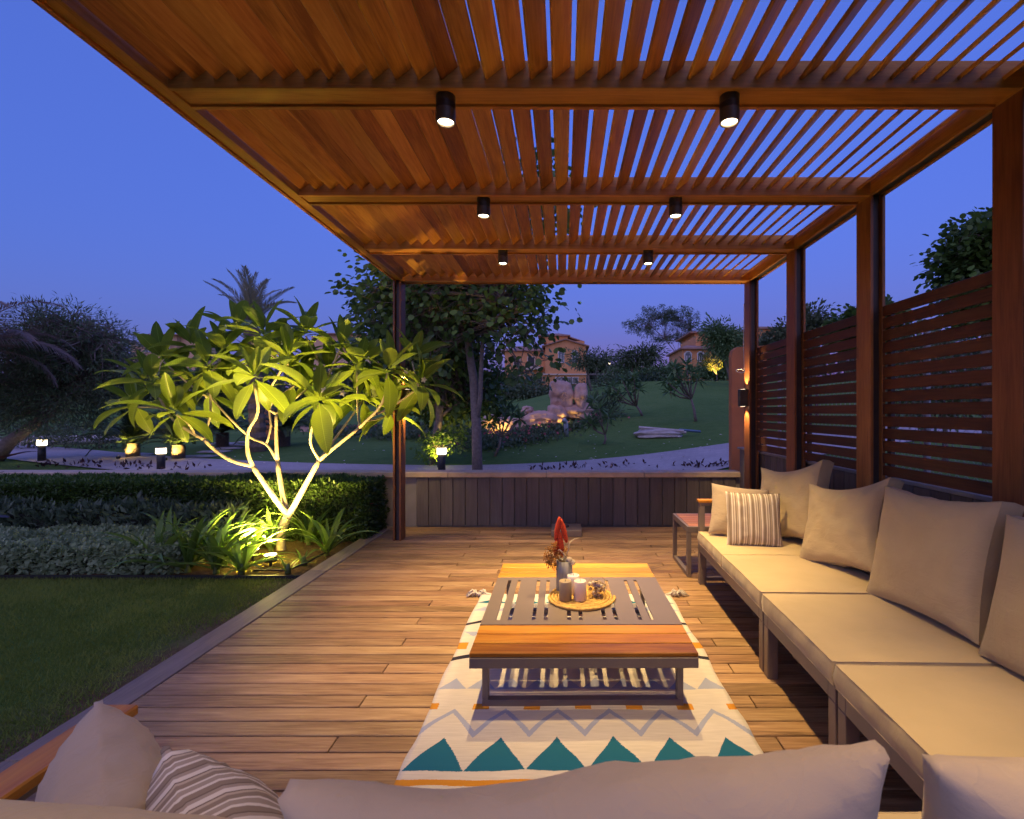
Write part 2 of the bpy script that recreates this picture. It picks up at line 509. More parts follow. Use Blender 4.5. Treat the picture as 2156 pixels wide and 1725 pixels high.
M['petal_white'] = leafmat('white_petal', (0.70,0.60,0.50), (0.80,0.72,0.62), 0.3, 0.6)

# ================================================================== THE SETTING
def ground_sheet():
    xs = np.concatenate([-np.geomspace(300, 12, 26)[:-1], np.arange(-12, 12.01, 0.5), np.geomspace(12, 300, 26)[1:]])
    ys = np.concatenate([[-60, -30, -12, -6], np.arange(-3, 26.01, 0.5), np.geomspace(26, 500, 34)[1:]])
    V = [(x, y, gz(x, y)) for y in ys for x in xs]
    nx = len(xs)
    Fc = [(j*nx+i, j*nx+i+1, (j+1)*nx+i+1, (j+1)*nx+i) for j in range(len(ys)-1) for i in range(nx-1)]
    me = np_mesh('ground', V, Fc, M['ground'], None, True)
    return tag(link('ground', me), kind='structure')
ground_sheet()

def strip(name, line, width, mat, lift=0.035, n=16, wn=6):
    """a path draped over the ground along a smooth line"""
    pts = []
    L = [Vector((p[0], p[1], 0)) for p in line]
    L = [L[0]*2 - L[1]] + L + [L[-1]*2 - L[-2]]
    for i in range(1, len(L)-2):
        for k in range(n):
            t = k/n
            a, b, c, d = L[i-1], L[i], L[i+1], L[i+2]
            pts.append(0.5*((2*b) + (c-a)*t + (2*a-5*b+4*c-d)*t*t + (-a+3*b-3*c+d)*t**3))
    V = []; UV = []; s = 0
    for i, p in enumerate(pts):
        t = (pts[min(i+1, len(pts)-1)] - pts[max(i-1, 0)]).normalized()
        nr = Vector((-t.y, t.x, 0))
        if i: s += (p - pts[i-1]).length
        for k in range(wn+1):
            q = p + nr*width*(k/wn - 0.5)
            V.append((q.x, q.y, gz(q.x, q.y) + lift)); UV.append((s, width*k/wn))
    Fc = [(i*(wn+1)+k, i*(wn+1)+k+1, (i+1)*(wn+1)+k+1, (i+1)*(wn+1)+k)[::-1] for i in range(len(pts)-1) for k in range(wn)]
    me = np_mesh(name, V, Fc, mat, None, True)
    uv = me.uv_layers.new(name='UVMap')
    for lp in me.loops: uv.data[lp.index].uv = UV[lp.vertex_index]
    return tag(link(name, me), kind='structure')
strip('path', [(-40,27),(-26,20.5),(-18,16.6),(-13.5,14.3),(-8,12.0),(-4,11.0),(-1,10.9),(2,11.7),(5.5,13.4),(9,15.2),(16,18)], 2.3, M['paving'])

# the deck: dark sub-base, every board a piece of its own
deck = MB().box(-2.23, 2.16, -0.6, 6.115, -0.12, -0.026).build('deck', M['joist'])
tag(deck, kind='structure')
rnd = random.Random(3)
PITCH = 0.1035
plank_cache = {}
def deck_plank(x0, x1, y0):
    L = round(x1 - x0, 3)
    if L not in plank_cache:
        plank_cache[L] = MB().cbox(-L/2+0.0025, L/2-0.0025, 0.0042, PITCH-0.0042, -0.025, 0.0, 0.003).mesh('plank', M['deck'])
    link('plank', plank_cache[L], deck, ((x0+x1)/2, y0, rnd.uniform(-0.0008, 0.0008)))
for r in range(-24, 33):
    y0 = 2.779 + r*PITCH
    if y0 + PITCH > 6.13: break
    k = r % 3
    js = {0: [-0.57, 1.32], 1: [0.20], 2: [-0.97, 0.92]}[k]
    xs = [-2.075] + js + [2.15]
    for a, b in zip(xs[:-1], xs[1:]): deck_plank(a, b, y0)
for (ya, yb) in ((-0.55, 2.0), (2.003, 4.4), (4.403, 6.11)):
    MB().cbox(-2.245, -2.08, ya, yb, -0.10, 0.002, 0.003).build('border_plank', M['deck_border'], deck, local=True)

# planting bed soil
def bed():
    V = []; Fc = []
    nx, ny = 60, 20
    for j in range(ny+1):
        for i in range(nx+1):
            x = -8.5 + (6.25)*i/nx; y = 4.30 + 1.85*j/ny
            e = min(1, min(j, ny-j, nx-i)/2)
            V.append((x, y, -0.045 + 0.02*e + 0.02*e*noise.noise((x*3, y*3, 2))))
    for j in range(ny):
        for i in range(nx):
            Fc.append((j*(nx+1)+i, j*(nx+1)+i+1, (j+1)*(nx+1)+i+1, (j+1)*(nx+1)+i))
    tag(link('planting_bed', np_mesh('planting_bed', V, Fc, M['soil'], None, True)), kind='structure')
bed()

# ================================================================== low walls
YW = 6.12
lw = thing('low_wall', 'low wall at the end of the deck clad in dark vertical boards with beige stone cap', 'wall', (0, YW, 0))
MB().box(-8.6, 2.30, YW+0.03, YW+0.20, -0.1, 0.60).build('wall_core', M['concrete'], lw)
xx = -1.80
for i in range(26):
    wd = 0.151
    MB().cbox(xx+0.003, xx+wd-0.003, YW-0.002+rnd.uniform(-0.004, 0.004), YW+0.029, 0.004, 0.598, 0.004).build('cladding_board', M['clad'], lw)
    xx += wd
for i in range(9):
    a = -8.6 + i*1.2
    MB().cbox(a, a+1.196, YW-0.035, YW+0.235, 0.602, 0.665, 0.006).build('cap_stone', M['capstone'], lw)
XW = 2.17
sw = thing('side_wall', 'dark clad wall running behind the long sofa under the slatted fence', 'wall', (XW, 3, 0))
MB().box(XW+0.03, XW+0.16, -0.5, YW+0.02, -0.1, 0.945).build('wall_core', M['concrete'], sw)
yy = YW - 0.16
while yy > 0.3:
    MB().cbox(XW-0.002+rnd.uniform(-0.003, 0.003), XW+0.029, yy+0.003, yy+0.148, 0.004, 0.943, 0.004).build('cladding_board', M['clad'], sw)
    yy -= 0.151
MB().cbox(XW-0.02, XW+0.17, -0.5, YW+0.03, 0.947, 0.972, 0.004).build('cap', M['concrete'], sw)
# terracotta end pier behind the far post
tp = MB()
prof = [(2.155,-0.1),(2.155,2.12),(2.17,2.19),(2.22,2.23),(2.60,2.25),(2.60,-0.1)]
v = [(x, 6.36, z) for x, z in prof] + [(x, 6.47, z) for x, z in prof]
n = len(prof)
tp.add(v, [tuple(range(n)), tuple(range(n, 2*n))[::-1]] + [(i, i+n, (i+1) % n + n, (i+1) % n) for i in range(n)])
tag(tp.build('garden_pier', M['terra'], origin=(2.3, 6.5, 0)), 'terracotta rendered garden pier with rounded top behind the far fence post', 'pier')

# ================================================================== slatted fence on the side wall
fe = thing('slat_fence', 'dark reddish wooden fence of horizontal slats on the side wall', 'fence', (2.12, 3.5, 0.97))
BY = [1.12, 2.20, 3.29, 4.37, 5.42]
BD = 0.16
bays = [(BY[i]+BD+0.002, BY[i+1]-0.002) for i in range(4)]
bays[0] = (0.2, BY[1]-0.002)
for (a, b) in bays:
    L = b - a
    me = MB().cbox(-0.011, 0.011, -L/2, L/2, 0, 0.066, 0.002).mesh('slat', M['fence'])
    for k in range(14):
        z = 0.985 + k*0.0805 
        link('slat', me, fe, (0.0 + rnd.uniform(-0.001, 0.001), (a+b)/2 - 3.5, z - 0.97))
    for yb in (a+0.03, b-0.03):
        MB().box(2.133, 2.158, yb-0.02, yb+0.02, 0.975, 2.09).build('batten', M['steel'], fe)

# chain link fence behind it
cl = thing('chain_link_fence', 'thin grey chain link fence standing behind the slatted fence', 'fence', (2.62, 4, 0.4))
mb = MB()
y0, y1, z0, z1 = 0.6, 6.1, 0.55, 1.95
H = z1 - z0
s = y0 - H
while s < y1:
    for sg in (1, -1):
        pa, pb = s, s + H
        ta = max(0, (y0 - pa)/H); tb = min(1, (y1 - pa)/H)
        if tb > ta:
            za, zb = (z0 + ta*H, z0 + tb*H) if sg > 0 else (z1 - ta*H, z1 - tb*H)
            mb.tube([(2.62, pa+ta*H, za), (2.62, pa+tb*H, zb)], 0.0016, 3, False)
    s += 0.075
mb.build('wire_mesh', M['pipe'], cl)
for yb in (1.2, 3.6, 6.05):
    MB().tube([(2.63, yb, 0.2), (2.63, yb, 2.0)], 0.022, 8).build('post', M['pipe'], cl)

# ================================================================== pergola
XL0, XL1, XR0, XR1 = -1.85, -1.745, 2.03, 2.135
ZB, ZT = 2.83, 2.956
T = 0.024
pg = thing('pergola', 'hardwood pergola over the deck with tilted roof slats and channel beams', 'pergola', (0.1, 3.3, 0))
beams_y = [0.03] + BY
for yb in beams_y:
    xb = MB().box(XL1-0.003, XR0+0.003, yb+T, yb+BD-T, ZB+0.012, ZT-0.012).build('crossbeam', M['beam'], pg)
    MB().cbox(XL1, XR0, yb, yb+T-0.001, ZB, ZT-0.004, 0.002).build('board', M['beam'], xb)
    MB().cbox(XL1, XR0, yb+BD-T+0.001, yb+BD, ZB, ZT-0.004, 0.002).build('board', M['beam'], xb)
for (xa, xb_) in ((XL0, XL1), (XR0, XR1)):
    sb = MB().box(xa+T, xb_-T, -0.2, BY[-1]+BD-0.002, ZB+0.014, ZT-0.01).build('side_beam', M['beam_y'] if xa < 0 else M['steel'], pg)
    inner = xb_ if xa < 0 else xa
    outer = xa if xa < 0 else xb_
    sgn = 1 if xa < 0 else -1
    x0, x1 = sorted((inner, inner - sgn*(T-0.001)))
    MB().cbox(x0, x1, -0.2, BY[-1]+BD, ZB+0.002, ZT, 0.002).build('board', M['beam_y'], sb)
    x0, x1 = sorted((outer, outer + sgn*(T-0.001)))
    MB().cbox(x0, x1, -0.2, BY[-1]+BD, ZB+0.002, ZT, 0.002).build('board', M['beam_y'], sb)
# roof slats
NS = 38
pitch = (XR0 - XL1)/NS
ang = R(51)
for i in range(len(beams_y)-1):
    a = beams_y[i] + BD - 0.006; b = beams_y[i+1] + 0.006
    L = b - a
    me = MB().cbox(-0.0085, 0.0085, -L/2, L/2, -0.0485, 0.0485, 0.0025).mesh('slat', M['slat'])
    for k in range(NS):
        x = XL1 + (k+0.5)*pitch
        link('slat', me, pg, (x - 0.1, (a+b)/2 - 3.3, 2.902), (0, ang + rnd.uniform(-0.012, 0.012), 0))
# posts: two boards on a recessed dark steel web
def post(x0, x1, y0, z0=0.0, z1=ZB+0.013):
    p = MB().box(x0+T-0.002, x1-T+0.002, y0+0.035, y0+BD-0.035, z0, z1).build('post', M['steel'], pg)
    MB().cbox(x0, x0+T-0.003, y0+0.001, y0+BD-0.001, z0, ZB+0.001, 0.002).build('board', M['post'], p)
    MB().cbox(x1-T+0.003, x1, y0+0.001, y0+BD-0.001, z0, ZB+0.001, 0.002).build('board', M['post'], p)
for yb in BY: post(XR0, XR1-0.005, yb)
post(XL0+0.002, XL1-0.015, BY[-1])
post(XL0+0.002, XL1-0.015, -0.15)

# ------------------------------------------------------------------ downlights in the beam channels
def spot(name, parent, loc, rot, energy, size, blend, radius, col):
    d = bpy.data.lights.new(name, 'SPOT')
    d.energy = energy; d.spot_size = R(size); d.spot_blend = blend; d.shadow_soft_size = radius; d.color = col
    o = bpy.data.objects.new(name, d); C.objects.link(o)
    o.parent = parent; o.location = loc; o.rotation_euler = rot
    return o
def point(name, parent, loc, energy, radius, col):
    d = bpy.data.lights.new(name, 'POINT'); d.energy = energy; d.shadow_soft_size = radius; d.color = col
    o = bpy.data.objects.new(name, d); C.objects.link(o)
    o.parent = parent; o.location = loc
    return o
mb = MB().lathe([(0.044,0.0),(0.044,-0.034)], 28)
for q in range(8): mb.lathe([(0.0405,-0.034-q*0.0035),(0.0405,-0.0358-q*0.0035),(0.044,-0.0358-q*0.0035),(0.044,-0.0375-q*0.0035)], 28, cap0=False, cap1=False)
mb.lathe([(0.044,-0.0625),(0.044,-0.112),(0.0425,-0.116)], 28, cap1=False)
lamp_body = mb.mesh('housing', M['lamp_body'], False)
lamp_ring = MB().lathe([(0.0422,-0.1158),(0.0422,-0.120),(0.0365,-0.120),(0.0365,-0.104)], 28, cap0=False, cap1=False).mesh('trim_ring', M['alu'], True)
lamp_disc = MB().lathe([(0.0362,-0.1085),(0.036,-0.1075)], 28).mesh('lens', M['glowlamp'])
for yb in (0.03, 1.12, 2.20, 3.29, 4.37):  # two unseen rows are added overhead, dimmed to light the near cushions
    for x, side in ((-0.535, 'on the garden side'), (0.762, 'on the sofa side')):
        t = thing('ceiling_spotlight', 'dark cylindrical spotlight ' + side + ' of the ' + {0.03: 'unseen fifth', 1.12: 'unseen fourth', 2.20: 'third', 3.29: 'second', 4.37: 'first'}[yb] + ' crossbeam back from the end beam',
                  'spotlight', (x, yb+BD/2, ZB+0.0118), 0, 'downlights on the pergola beams')
        link('housing', lamp_body, t); link('trim_ring', lamp_ring, t); link('lens', lamp_disc, t)
        spot('lamp_light', t, (0, 0, -0.123), (0, 0, 0), P_DOWN*{0.03: 0.14, 1.12: 0.65 if x > 0 else 0.08, 2.20: 0.38, 3.29: 1.6}.get(yb, 1.1), 66, 1.0, 0.022, LAMP)

# ------------------------------------------------------------------ up and down wall lamps on the end posts
def wall_lamp(x, y, z, sgn, label):
    t = thing('wall_lamp', label, 'wall lamp', (x, y, z), 0, 'up and down wall lamps')
    x0, x1 = sorted((x, x + sgn*0.085))
    MB().cbox(x0, x1, y-0.04, y+0.04, z-0.093, z+0.093, 0.003).build('housing', M['lamp_body'], t)
    xm = x + sgn*0.045
    for s_ in (1, -1):
        MB().lathe([(0.026, 0.0), (0.026, 0.001)], 16, (xm, y, z + s_*0.0945 - 0.0005)).build('lens', M['glowbollard'], t)
        spot('lamp_light', t, (sgn*0.045, 0, s_*0.098), (0 if s_ < 0 else PI, 0, 0), 45.0*LS, 95, 0.6, 0.015, LAMP)
wall_lamp(XR0, BY[-1]+0.085, P(1562, 838, 5.5).z, -1, 'dark box wall lamp on the far sofa-side post')
wall_lamp(XL1-0.015, BY[-1]+0.085, P(848, 838, 5.5).z, 1, 'dark box wall lamp on the garden-side post')
# loose cable with a ring hanging on the far post
cab = thing('cable', 'thin pale cable with a coiled ring hanging on the far sofa-side post', 'cable', (XR0-0.01, BY[-1], 1.9))
mb = MB()
pa = [P(1566, y, 5.40) + Vector((0.004*math.sin(y*0.05), 0, 0)) for y in range(640, 781, 10)]
mb.tube(pa, 0.0035, 5)
mb.build('strand', M['white_paint'], cab, True)
c0 = P(1559, 781, 5.37)
MB().tube([c0 + Vector((0.045*math.cos(a), 0.02*math.sin(a), 0.022*math.sin(a))) for a in [2*PI*k/20 for k in range(21)]], 0.0055, 6).build('ring', M['white_paint'], cab, True)

# ================================================================== coffee table
CT = thing('coffee_table', 'low coffee table with slotted grey metal centre and teak slat ends', 'table', (0.092, 2.91, 0), R(0.3))
X0, X1 = -0.516, 0.516          # local
Y0, Y1 = -0.67, 0.67
ZT2 = 0.316
zt0 = ZT2 - 0.02
for (ya, yb) in ((Y0, Y0+0.304), (Y1-0.304, Y1)):
    wsl = 0.304/3
    for k in range(3):
        MB().cbox(X0, X1, ya+k*wsl+0.0045, ya+(k+1)*wsl-0.0045, zt0, ZT2, 0.003).build('top_slat', M['teak'], CT, local=True)
# metal centre with slots
mb = MB()
ya, yb = Y0+0.307, Y1-0.307
sa, sb_ = ya+0.056, yb-0.056
zm = ZT2 - 0.007
mb.box(X0, X1, ya, sa, zm, ZT2); mb.box(X0, X1, sb_, yb, zm, ZT2)
slots = []
for k in range(15):
    if k % 3 != 2: slots.append(-0.432 + 0.0620*k)
edges = [X0]
for xs_ in slots: edges += [xs_-0.0105, xs_+0.0105]
edges.append(X1)
for a, b in zip(edges[0::2], edges[1::2]): mb.box(a, b, sa+0.0002, sb_-0.0002, zm, ZT2)
mb.build('metal_top', M['alu'], CT, local=True)
mb = MB()
mb.cbox(X0, X1, Y0, Y0+0.03, zt0-0.048, zt0-0.001, 0.002); mb.cbox(X0, X1, Y1-0.03, Y1, zt0-0.048, zt0-0.001, 0.002)
mb.cbox(X0, X0+0.03, Y0+0.03, Y1-0.03, zt0-0.048, zt0-0.001, 0.002); mb.cbox(X1-0.03, X1, Y0+0.03, Y1-0.03, zt0-0.048, zt0-0.001, 0.002)
mb.build('apron', M['alu'], CT, local=True)
for yy in (Y0+0.115, Y1-0.155):
    for xx in (X0+0.04, X1-0.07):
        MB().cbox(xx, xx+0.03, yy, yy+0.04, 0.042, zt0-0.049, 0.002).build('leg', M['alu'], CT, local=True)
    MB().cbox(X0+0.04, X1-0.04, yy, yy+0.04, 0.008, 0.041, 0.002).build('foot_rail', M['alu'], CT, local=True)

# ================================================================== rug
def rug():
    x0, x1, y0, y1 = -0.625, 0.815, 1.74, 3.80
    cx, cy = (x0+x1)/2, (y0+y1)/2
    g = G('kilim')
    sp = g.n('ShaderNodeSeparateXYZ')
    co = g.coord('Object')
    g.l(co, sp.inputs[0])
    jag = g.math('MULTIPLY', g.math('SUBTRACT', g.noise(co, 160, 2, 0.5), 0.5), 0.012)
    wob = g.math('MULTIPLY', g.math('SUBTRACT', g.noise(co, 5, 2, 0.5), 0.5), 0.03)
    X = g.math('ADD', sp.outputs[0], cx - x0); X = g.math('ADD', X, jag)
    Y = g.math('ADD', g.math('ADD', sp.outputs[1], cy), g.math('ADD', wob, g.math('MULTIPLY', jag, 0.6)))
    def tri(pitch, ph=0.0):
        u = g.math('FRACT', g.math('ADD', g.math('DIVIDE', X, pitch), ph))
        return g.math('MULTIPLY', g.math('ABSOLUTE', g.math('SUBTRACT', u, 0.5)), 2.0)
    pt = (x1-x0)/6
    T6 = tri(pt); T10 = tri((x1-x0)/10)
    def band(a, b): return g.math('MULTIPLY', g.math('GREATER_THAN', Y, a), g.math('LESS_THAN', Y, b))
    def triband(TT, base, apex, k=1.0):
        t = g.math('DIVIDE', g.math('SUBTRACT', Y, base), apex - base)
        ins = g.math('LESS_THAN', TT, g.math('MULTIPLY', g.math('SUBTRACT', 1.0, t), 0.985))
        return g.math('MULTIPLY', ins, g.math('MULTIPLY', g.math('GREATER_THAN', t, 0.0), g.math('LESS_THAN', t, 1.0)))
    def zig(TT, peak, valley, wd):
        c = g.math('ADD', peak, g.math('MULTIPLY', TT, valley - peak))
        return g.math('LESS_THAN', g.math('ABSOLUTE', g.math('SUBTRACT', Y, c)), wd)
    col = g.ramp(g.noise(g.coord('Object', (4,60,4)), 2, 4, 0.6), [(0.3, (0.49,0.45,0.40)), (0.7, (0.58,0.535,0.475))])
    teal = (0.016,0.115,0.19); blue = (0.30,0.33,0.45); ora = (0.50,0.22,0.028); nav = (0.028,0.026,0.04)
    for (msk, c) in ((triband(T6, 1.925, 2.13), teal), (zig(T6, 2.315, 2.15, 0.02), blue), (triband(T10, 2.49, 2.60), blue),
                     (g.math('MULTIPLY', band(2.328, 2.375), g.math('GREATER_THAN', T6, 0.68)), ora), (band(1.848, 1.882), ora),
                     (zig(T6, 2.845, 2.80, 0.02), nav), (g.math('MULTIPLY', band(2.92, 3.0), g.math('GREATER_THAN', T6, 0.5)), ora),
                     (zig(T6, 3.31, 3.25, 0.018), nav), (triband(T10, 3.47, 3.54), blue), (triband(T6, 3.61, 3.69), teal), (triband(T10, 3.14, 3.08), blue)):
        col = g.mix(msk, col, c)
    weave = g.n('ShaderNodeTexWave', wave_type='BANDS', bands_direction='Y'); g.l(co, weave.inputs[0]); weave.inputs['Scale'].default_value = 60
    h = g.math('ADD', g.math('MULTIPLY', weave.outputs[1], 0.3), g.noise(co, 260, 2))
    mat = g.done(g.bsdf(col, 0.95, 0, g.bump(h, 0.35, 0.003), 0.1))
    nx, ny = 64, 96
    V = []
    for j in range(ny+1):
        for i in range(nx+1):
            u, v = i/nx, j/ny
            x = x0 + (x1-x0)*u; y = y0 + (y1-y0)*v
            rip = 0.0045*math.sin(y*26 + 1.6*noise.noise((x*1.7, y*1.2, 0.5))) * sstep(2.75, 2.2, y)
            rip += 0.004*noise.noise((x*2.5, y*2.0, 4.0))
            x += 0.010*noise.noise((y*3.1, 1.0, u*0.5)) + (0.006*math.sin(y*9) if i in (0, nx) else 0)
            V.append((x - cx, y - cy + 0.012*noise.noise((x*2, 7.0, 0)), 0.010 + rip))
    Fc = [(j*(nx+1)+i, j*(nx+1)+i+1, (j+1)*(nx+1)+i+1, (j+1)*(nx+1)+i) for j in range(ny) for i in range(nx)]
    t = thing('rug', 'off-white woven rug with teal triangles and zigzags under the coffee table', 'rug', (cx, cy, 0))
    o = link('woven_field', np_mesh('woven_field', V, Fc, mat, None, True), t)
    md = o.modifiers.new('thick', 'SOLIDIFY'); md.thickness = 0.006; md.offset = 1
    rr = random.Random(8)
    yarn = plain('tassel_yarn', (0.55,0.50,0.45), 0.95, 0, 0.3, 40)
    for (bx, sg) in ((x0-0.02, -1), (x0+0.05, -1), (x1+0.0, 1), (x1+0.05, 1)):
        mb = MB()
        for q in range(22):
            a = rr.uniform(-0.9, 0.9); L = rr.uniform(0.05, 0.10)
            p0 = Vector((bx, y1-0.01, 0.015)); d = Vector((sg*math.cos(a), math.sin(a)*0.8+0.2, 0))
            mid = p0 + d*L*0.5 + Vector((0, 0, rr.uniform(0.008, 0.035)))
            mb.tube([p0, mid, p0 + d*L + Vector((rr.uniform(-.01,.01), rr.uniform(-.01,.01), -0.008))], 0.0028, 4)
        mb.tube([(bx-sg*0.03, y1-0.02, 0.016), (bx+sg*0.012, y1-0.005, 0.02)], 0.011, 8)
        mb.build('tassel', yarn, t, True)
rug()

# ================================================================== cushions
def cushion_parts(wd, ht, th, gus, seed, ear=0.03, wr=0.007, n=26, sag=0.0, topwave=0.0, mid=0.0):
    """a boxed cushion standing on z = 0, facing -Y; returns the skin and the two piping lines"""
    rr = random.Random(seed); ph = [rr.uniform(0, 6.28) for _ in range(8)]
    def pos(u, v, s):
        x = wd/2*u*(1 - ear*(1 - v*v)); z = ht/2*(1 + v*(1 - ear*(1 - u*u)))
        if v > 0: z += v*topwave*(math.sin(u*2.6 + ph[0]) + 0.5*math.sin(u*6.1 + ph[1])) - v*mid*(1-u*u)
        e = max(0.0, (1-abs(u)**2.6)*(1-abs(v)**2.6))
        b = (th-gus)/2*e**0.5
        wv = 0
        for ci, (cu, cv) in enumerate(((-1,-1),(1,-1),(1,1),(-1,1))):
            r = math.hypot(u-cu, v-cv); a = math.atan2(v-cv, u-cu)
            wv += math.sin(a*15 + ph[ci])*math.exp(-r*2.4)*min(1, r*3)
        wv += 0.9*noise.noise((u*2.2+seed, v*2.2, s*3.0)) + 0.5*noise.noise((u*5+seed, v*5, s*3.0))
        edge = min(1, 4*(1-max(abs(u), abs(v))))
        y = s*(gus/2 + b + wr*wv*edge) - sag*(v+1)*(v+1)*0.25
        return Vector((x, y, z))
    V = []; Fc = []
    for s in (-1, 1):
        for j in range(n+1):
            for i in range(n+1):
                V.append(pos(-1+2*i/n, -1+2*j/n, s))
    N = (n+1)*(n+1)
    for j in range(n):
        for i in range(n):
            a = j*(n+1)+i
            Fc.append((a, a+1, a+n+2, a+n+1))
            Fc.append((N+a, N+a+n+1, N+a+n+2, N+a+1))
    ring = [i for i in range(n)] + [i*(n+1)+n for i in range(n)] + [n*(n+1)+n-i for i in range(n)] + [(n-i)*(n+1) for i in range(n)]
    m = len(ring)
    base = len(V)
    cen = Vector((0, 0, ht/2))
    for k, a in enumerate(ring):
        p = (V[a] + V[N+a])/2
        o = (p - cen); o.y = 0; o.normalize()
        V.append(p + o*(0.10*gus + 0.0035*math.sin(k*0.9+ph[5]) + 0.009*min(1, gus*10)*noise.noise((k*0.55, seed, 0))) + Vector((0, 0.012*min(1, gus*10)*noise.noise((k*0.4, seed, 5)), 0)))
    for k in range(m):
        k2 = (k+1) % m
        Fc.append((ring[k], base+k, base+k2, ring[k2]))
        Fc.append((base+k, N+ring[k], N+ring[k2], base+k2))
    me = bpy.data.meshes.new('cushion'); me.from_pydata(V, [], [f[::-1] for f in Fc])
    me.polygons.foreach_set('use_smooth', [True]*len(me.polygons)); me.update()
    if gus > 0.03:
        rs = set()
        for k in range(m):
            for q in (0, N): rs.add(frozenset((ring[k]+q, ring[(k+1) % m]+q)))
        for e in me.edges:
            if frozenset(e.vertices) in rs: e.use_edge_sharp = True
    pp = MB()
    for s in (0, N):
        pts = [V[a+s] for a in ring] + [V[ring[0]+s]]
        pp.tube(pts, 0.0020, 5, False)
    return me, pp
def cushion(name, label, cat, mat, wd, ht, th, gus, loc, rot, seed, group=None, piping=True, **kw):
    me, pp = cushion_parts(wd, ht, th, gus, seed, **kw)
    me.name = name; me.materials.append(mat)
    o = link(name, me, None, loc); o.rotation_euler = rot
    tag(o, label, cat, group)
    if piping: link('piping', pp.mesh('piping', mat if mat is not M['cushion'] else M['piping'], True), o)
    return o
def seat_pad(parent, x0, x1, y0, y1, seed, z0=0.338, z1=0.432):
    """a flat boxed seat cushion lying on a frame (local coordinates of the parent)"""
    me, pp = cushion_parts(x1-x0-0.006, y1-y0-0.006, z1-z0+0.010, z1-z0-0.004, seed, ear=0.008, wr=0.0032, n=30)
    me.name = 'seat_cushion'; me.materials.append(M['cushion_seat'])
    rt = (R(90), 0, 0)
    # standing cushion laid on its back: local z -> -y
    o = link('seat_cushion', me, parent, ((x0+x1)/2, y1-0.003, (z0+z1)/2), rt)
    link('piping', pp.mesh('piping', M['cushion_seat'], True), o)
    return o

# ================================================================== sofas
A = M['alu']
def sofa_frame(t, x0, x1, y0, y1, legs, back=None, arm=None):
    """x across the depth or the width; back = (side, ...) rails; all local"""
    mb = MB()
    b = 0.055
    zf0, zf1 = 0.268, 0.337
    mb.cbox(x0, x1, y0, y0+b, zf0, zf1, 0.003); mb.cbox(x0, x1, y1-b, y1, zf0, zf1, 0.003)
    mb.cbox(x0, x0+b, y0+b, y1-b, zf0, zf1, 0.003); mb.cbox(x1-b, x1, y0+b, y1-b, zf0, zf1, 0.003)
    for k in range(1, 6):
        xs = x0 + (x1-x0)*k/6
        mb.box(xs-0.02, xs+0.02, y0+b, y1-b, 0.30, 0.325)
    mb.build('seat_frame', A, t, local=True)
    for (lx, ly) in legs:
        MB().cbox(lx, lx+b, ly, ly+b, 0.0, zf0-0.001, 0.003).build('leg', A, t, local=True)
SR = -math.atan(0.025)
def xf(y): return 1.057 + (y-1.92)*0.025
def side_sofa(name, label, y0, y1, pads, arm=False, seed=1):
    t = thing(name, label, 'sofa', (xf(y0), y0, 0), SR, 'modular sofa units along the side wall')
    L = y1 - y0; D = 0.80
    b = 0.055
    sofa_frame(t, 0, D, 0, L, [(0, 0), (D-b, 0), (0, L-b), (D-b, L-b)])
    mb = MB()
    mb.cbox(D-0.05, D, 0, L, 0.56, 0.61, 0.003)
    for q in (0, L-0.05): mb.cbox(D-0.05, D, q, q+0.05, 0.338, 0.559, 0.002)
    for z in (0.40, 0.48): mb.box(D-0.035, D-0.012, 0.05, L-0.05, z, z+0.03)
    mb.build('backrest_frame', A, t, local=True)
    for k in range(pads):
        seat_pad(t, 0.0-0.012, D-0.06, L*k/pads, L*(k+1)/pads - (0.05 if arm and k == pads-1 else 0), seed+k)
    if arm:
        mb = MB()
        mb.cbox(0, 0.045, L-0.045, L, 0.338, 0.64, 0.002); mb.cbox(D-0.1, D-0.055, L-0.045, L, 0.338, 0.64, 0.002)
        mb.cbox(0, D-0.055, L-0.045, L, 0.641, 0.665, 0.002)
        mb.cbox(0, D-0.055, L-0.045, L, 0.03, 0.055, 0.002)
        mb.build('arm_frame', A, t, local=True)
        MB().cbox(-0.01, D-0.045, L-0.058, L+0.010, 0.666, 0.688, 0.004).build('armrest', M['teak'], t, local=True)
    return t
side_sofa('sofa_module', 'two-seat grey metal sofa unit with beige seat pads and teak armrest beside the side table', 2.685, 4.10, 2, True, 11)
side_sofa('sofa_module', 'single armless sofa unit with a beige seat pad between the two-seat unit and the corner', 1.935, 2.668, 1, False, 21)
side_sofa('sofa_module', 'corner sofa unit with beige seat pad beside the near sofa', 1.10, 1.918, 1, False, 31)

# near sofa with its back to the camera
ns = thing('sofa', 'grey metal sofa with teak armrest facing the rug, its back cushions toward the house', 'sofa', (-1.10, 0.44, 0))
sofa_frame(ns, 0, 2.10, 0, 0.76, [(0, 0), (2.045, 0), (0, 0.705), (2.045, 0.705)])
mb = MB(); mb.cbox(0, 2.1, 0, 0.05, 0.56, 0.61, 0.003)
for q in (0, 1.0, 2.05): mb.cbox(q, q+0.05, 0, 0.05, 0.338, 0.559, 0.002)
mb.build('backrest_frame', A, ns, local=True)
for k, (a, b) in enumerate(((0.06, 0.74), (0.742, 1.42), (1.422, 2.1))): seat_pad(ns, a, b, 0.055, 0.772, 41+k)
mb = MB()
mb.cbox(0.0, 0.05, 0.715, 0.765, 0.338, 0.64, 0.002); mb.cbox(0.0, 0.05, 0.0, 0.05, 0.611, 0.64, 0.002)
mb.cbox(0.0, 0.05, 0.0, 0.765, 0.641, 0.662, 0.002)
mb.build('arm_frame', A, ns, local=True)
